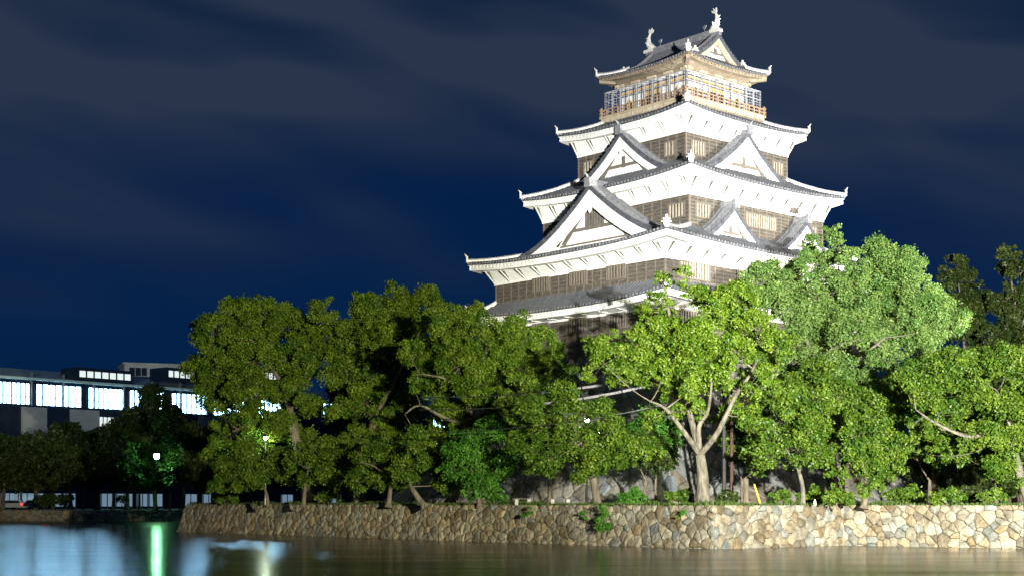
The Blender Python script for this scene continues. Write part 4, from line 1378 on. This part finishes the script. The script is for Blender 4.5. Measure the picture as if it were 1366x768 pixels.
# local frame: x along facade, y = inward
mb.box((-60, 0, G0), (SMAX, 30, ZT - 2.2), 0)
wall_o = mb.build("wall", M['facade'], off)
mb = MB()
mb.add([(-62, -1.0, ZT - 2.0), (SMAX, -1.0, ZT - 2.0), (SMAX, 12, ZT + .6), (-62, 12, ZT + .6), (-62, -1.0, ZT - 2.4), (SMAX, -1.0, ZT - 2.4), (SMAX, 31, ZT - .4), (-62, 31, ZT - .4), (-62, 31, ZT - 2.4), (SMAX, 31, ZT - 2.4)],
       [(0, 1, 2, 3), (4, 5, 1, 0), (3, 2, 6, 7), (7, 6, 9, 8), (4, 8, 9, 5), (0, 3, 7, 8, 4), (1, 5, 9, 6, 2)], 0)
mb.build("roof", M['roofgreen'], off)
zb, zt = z_at(77, 541), z_at(77, 514)
bays = [(-46, -8), (-4, 39), (47, 108), (117, 163), (172, 218), (228, 274), (284, 326), (336, 374), (430, 462), (576, 596)]
for u0, u1 in bays:
    s0, s1 = s_at(u0), s_at(u1)
    f = MB()
    n = 7
    for i in range(n + 1):
        x = s0 + (s1 - s0) * i / n
        f.box((x - .13, -.25, zb), (x + .13, -.08, zt), 0)
    f.box((s0 - .1, -.3, zb - .2), (s1 + .1, -.06, zb), 0)
    f.box((s0 - .1, -.3, zt), (s1 + .1, -.06, zt + .2), 0)
    f.box((s0 - .1, -.3, zb + (zt - zb) * .36), (s1 + .1, -.12, zb + (zt - zb) * .36 + .1), 0)
    w = f.build("window", M['facade'], off)
    g = MB()
    g.box((s0, -.10, zb), (s1, -.02, zt), 0)
    g.build("pane", M['win'], w)
for u0, u1 in ((100, 170), (219, 272), (318, 366)):
    s0, s1 = s_at(u0), s_at(u1)
    z0, z1 = z_at(u0, 504), z_at(u0, 493.5)
    g = MB()
    g.box((s0 - .4, -1.2, z0 - .5), (s1 + .4, 4, z1 + .5), 0)
    for i in range(7):
        x0 = s0 + (s1 - s0) * i / 7 + .18
        x1 = s0 + (s1 - s0) * (i + 1) / 7 - .18
        g.box((x0, -1.26, z0 + .2), (x1, -1.19, z1 - .1), 1)
    g.build("clerestory", [M['facade'], M['win_cream']], off)
for u0, u1 in ((28, 61), (93, 131), (264, 292)):
    s0, s1 = s_at(u0), s_at(u1)
    g = MB()
    g.box((s0, -.45, G0 + 6), (s1, -.03, zb - .45), 0)
    g.build("wall_panel", M['panel'], off)
for i in range(30):
    x = -50 + i * 6.2
    g = MB()
    g.box((x - .15, -.5, zb - .2), (x + .15, -.05, zt + 2), 0)
    g.build("mullion", M['steel'], off)
s0, s1 = s_at(131), s_at(152)
g = MB()
g.box((s0, -.3, z_at(140, 568)), (s1, -.02, z_at(140, 556)), 0)
for i in range(5):
    x = s0 + (s1 - s0) * i / 4
    g.box((x - .08, -.36, z_at(140, 568)), (x + .08, -.28, z_at(140, 556)), 1)
g.build("stair_window", [M['win_cream'], M['facade']], off)
# lit ground floor seen between the trunks
for u0, u1, st in ((0, 58, 'win_soft'), (72, 100, 'win_soft'), (134, 150, 'win_soft'), (154, 176, 'win_soft'), (182, 196, 'win_soft'), (198, 216, 'win_soft'), (245, 262, 'win_soft'), (270, 285, 'win_soft'), (375, 390, 'win_soft'), (442, 454, 'win_soft')):
    s0, s1 = s_at(u0), s_at(u1)
    g = MB()
    g.box((s0, -.2, G0 + .4), (s1, -.02, G0 + 2.7), 0)
    n = max(2, int((s1 - s0) / 1.5))
    for i in range(n + 1):
        x = s0 + (s1 - s0) * i / n
        g.box((x - .08, -.3, G0), (x + .08, -.19, G0 + 2.8), 1)
    g.build("shop_window", [M[st], M['panel']], off)
mst = MB()
mst.tube([(s_at(28), 8, ZT - 1), (s_at(28), 8, z_at(28, 458))], [.12, .05], 6)
mst.build("antenna", M['steel'], off)

# pale apartment block behind it
c0 = px(166, 500, 330)
ab = empty("apartment_block", (c0.x, 330, 0), R(20))
tag(ab, "small pale flat-roofed block rising behind the office roof", "building")
M['pale_wall'] = mat("pale_wall", (0.62, 0.56, 0.52), (0.70, 0.64, 0.60), rough=.8, scale=.3)
zt2 = EYE + (V0 - 483) / F_PX * 330
mb = MB()
mb.box((0, 0, G0), (17, 12, zt2 - .4), 0)
mb.box((-.4, -.4, zt2 - .4), (17.4, 12.4, zt2), 0)
mb.box((-.3, -.9, zt2 - 3.6), (17.3, 0, zt2 - 3.2), 0)
for x0, x1 in ((1, 5.0), (6.5, 8.5), (10, 12), (13, 16)):
    mb.box((x0, -.06, zt2 - 2.9), (x1, -.003, zt2 - 1.1), 1)
    for i in range(4):
        xx = x0 + (x1 - x0) * i / 3
        mb.box((xx - .06, -.12, zt2 - 2.9), (xx + .06, -.061, zt2 - 1.1), 0)
mb.build("wall", [M['pale_wall'], M['glass_dark']], ab)
mb = MB()
mb.box((13.1, -.09, zt2 - 2.8), (15.9, -.065, zt2 - 1.6), 0)
mb.build("lit_window", M['win_cream'], ab)
spot("block_fill_spot", (c0.x + 2, 296, 14), (c0.x + 8, 331, zt2 - 2), 90000, 60, .8, (1.0, .88, .82))  # unseen spot added to brighten the pale block


# ------------------------------------------------------------------ street lamps
def lamp(label, u, v, Y, z0, col, strength, r_=.22, pole='black'):
    h = px(u, v, Y)
    root = empty("street_lamp", (h.x, h.y, z0))
    tag(root, label, "street lamp", "street lamps in the park")
    H = h.z - z0
    m = MB()
    m.tube([(0, 0, 0), (0, 0, .5), (0, 0, .52), (0, 0, H - .35)], [.11, .11, .07, .05], 8)
    m.build("pole", M[pole], root)
    m = MB()
    m.tube([(0, 0, H + r_ * .8), (0, 0, H + r_ * 1.1), (0, 0, H + r_ * 1.5)], [r_ * 1.25, r_ * 1.1, .05], 10)
    m.tube([(0, 0, H - .38), (0, 0, H - r_ * .8)], [.06, .12], 8)
    m.build("lamp_cap", M[pole], root)
    m = MB()
    m.ball((0, 0, H), r_, 12, 8)
    m.build("globe", glow("lamp_glow", col, strength), root, smooth=True)


lamp("bright green-white street lamp on the far bank in front of black trees", 209, 608, 208.8 + 4, 1.52, (0.30, 1.0, 0.45), 190, r_=.42)
lamp("white park lamp glinting through the leaves of the leftmost camphor", 354, 584, 119.5, TZ, (0.78, 1.0, 0.72), 800, r_=.12, pole='steel')
lamp("white park lamp on a black pole behind the olive cherry by the benches", 783, 560, 97, TZ, (0.75, 1.0, 0.62), 900, r_=.15)


# ------------------------------------------------------------------ benches, poles, cables, posts
def bench(u0, u1, Y, label):
    a, b_ = px(u0, 665, Y), px(u1, 665, Y)
    root = empty("park_bench", ((a.x + b_.x) / 2, Y, TZ))
    tag(root, label, "bench", "benches on the terrace")
    w = (b_.x - a.x) / 2
    m = MB()
    for k in range(3):
        m.box((-w, -.22 + .15 * k, .38), (w, -.22 + .15 * k + .13, .44))
    m.build("seat", M['timber'], root)
    for sx in (-.62, .62):
        m = MB()
        m.box((sx * w - .11, -.18, 0), (sx * w + .11, .18, .378))
        m.build("leg", M['concrete'], root)


bench(684, 711, 96, "left one of two backless wooden benches, by the bright green tree")
bench(731, 764, 95, "right one of two backless wooden benches, left of the black lamp pole")


def pole(u, vtop, Y, r_, name, label, m):
    h = px(u, vtop, Y)
    root = MB()
    root.tube([(0, 0, 0), (0, 0, h.z - TZ)], [r_, r_ * .8], 10)
    root.tube([(0, 0, 0), (0, 0, .25)], [r_ * 1.5, r_ * 1.5], 10)
    o = root.build(name, m)
    o.location = (h.x, Y, TZ)
    tag(o, label, "pole")
    return o


pole(966, 520, 92, .14, "utility_pole", "tall dark utility pole just right of the pale forked trunk", M['black'])
M['rust'] = mat("rusty_steel", (0.040, 0.020, 0.015), (0.07, 0.035, 0.025), rough=.8, scale=5)
pole(976, 560, 91.5, .12, "utility_pole", "reddish brown post standing beside the dark utility pole", M['rust'])
pole(995, 638, 88, .19, "concrete_post", "short pale concrete post left of the yellow stake", M['bark'])
g = MB()
a, b_ = px(1015, 671, 87), px(1006, 645, 87)
g.tube([(0, 0, 0), tuple(b_ - Vector((a.x, 87, TZ)))], [.06, .05], 8)
g.tube([tuple((b_ - Vector((a.x, 87, TZ)))), tuple(px(970, 560, 92) - Vector((a.x, 87, TZ)))], [.010, .010], 5, 1)
M['yellow'] = mat("yellow_cover", (0.70, 0.42, 0.03), (0.75, 0.5, 0.06), rough=.5)
o = g.build("guy_wire_cover", [M['yellow'], M['black']])
o.location = (a.x, 87, TZ)
tag(o, "slanting yellow guy wire cover beside the pale concrete post", "stake")
pole(1087, 665, 86.5, .06, "marker_post", "tiny white marker post standing on the wall edge", M['concrete'])


M['sleeve'] = mat("pale_grey_sleeve", (0.15, 0.145, 0.165), (0.20, 0.195, 0.215), rough=.5)


def cable(p, rad, name, label, m, sleeve=None):
    pts = [px(*q) for q in p]
    o0 = pts[0].copy()
    fine = []
    n = 24
    a, b_, c_ = pts[0], pts[1], pts[2]
    for i in range(n + 1):
        t = i / n
        fine.append(a * (2 * (t - .5) * (t - 1)) + b_ * (-4 * t * (t - 1)) + c_ * (2 * t * (t - .5)))
    g = MB()
    g.tube([q - o0 for q in fine], rad, 6)
    root = g.build(name, m)
    root.location = o0
    tag(root, label, "cable")
    if sleeve:
        i0, i1 = sleeve
        seg = [q - o0 for q in fine][i0:i1]
        for a_, b2 in ((0, len(seg) // 3), (len(seg) // 3, 2 * len(seg) // 3), (2 * len(seg) // 3, len(seg) - 1)):
            s_ = MB()
            s_.tube([seg[a_] + (seg[a_ + 1] - seg[a_]) * .06] + seg[a_ + 1:b2] + [seg[b2] + (seg[b2 - 1] - seg[b2]) * .06], .085, 8)
            s_.build("cable_sleeve", M['sleeve'], root)


cable([(560, 529, 97), (776, 517, 91), (966, 474, 91.5)], .03, "overhead_cable", "upper black overhead cable with pale grey sleeves before the stone base", M['black'], sleeve=(9, 18))
cable([(560, 546, 97), (778, 531, 91), (966, 482, 91.5)], .03, "overhead_cable", "middle black overhead cable with pale grey sleeves, below the other sleeved one", M['black'], sleeve=(9, 18))
cable([(560, 577, 97), (783, 559, 90), (966, 515, 91.5)], .028, "overhead_cable", "lowest thin bare black cable passing in front of the white lamp", M['black'])


# ------------------------------------------------------------------ cars on the far road
M['tail'] = glow("tail_lamp_lit", (1.0, 0.03, 0.02), 6.0)
M['tyre'] = M['black']


def car(u, Y, paint, label, first=[None]):
    x = (u - U0) / F_PX * Y
    if first[0] is None:
        root = empty("parked_car", (x, Y, 1.53), R(180))
        m = MB()
        prof = [(-2.1, .35), (-2.15, .75), (-1.95, 1.0), (-1.75, 1.42), (-.2, 1.5), (.6, 1.45), (1.2, .98), (2.0, .85), (2.12, .55), (2.05, .3)]
        m.plate([(a, -.82, z) for a, z in prof], (0, 1.64, 0))
        m.build("body", paint, root)
        m = MB()
        for s in (-.83, .82):
            m.plate([(a, s, z) for a, z in ((-1.65, 1.0), (-1.55, 1.35), (-.2, 1.42), (.5, 1.36), (.95, 1.0))], (0, .012, 0))
        m.build("window", M['glass_dark'], root)
        for wx in (-1.3, 1.3):
            for wy in (-.8, .66):
                m = MB()
                m.tube([(wx, wy, .32), (wx, wy + .15, .32)], .32, 14)
                m.build("wheel", M['tyre'], root)
        for wy in (-.84, .52):
            m = MB()
            m.box((-2.2, wy, .72), (-1.9, wy + .32, .98))
            m.build("tail_light", M['tail'], root)
        first[0] = root
    else:
        root = first[0].copy()
        COL.objects.link(root)
        root.location = (x, Y, 1.53)
        for ch in first[0].children:
            c = ch.copy()
            COL.objects.link(c)
            c.parent = root
    tag(root, label, "car", "cars standing on the far road")
    return root


M['carpaint'] = mat("silver_car_paint", (0.42, 0.43, 0.45), (0.45, 0.46, 0.48), rough=.3, spec=.6)
car(14, 229, M['carpaint'], "silver car with red tail lamps at the picture's left edge, far road")
car(44, 229, M['carpaint'], "silver car with red tail lamps beside the low hedge bush, far road")
car(459, 236, M['carpaint'], "silver car whose one red tail lamp shows between the camphor trunks")
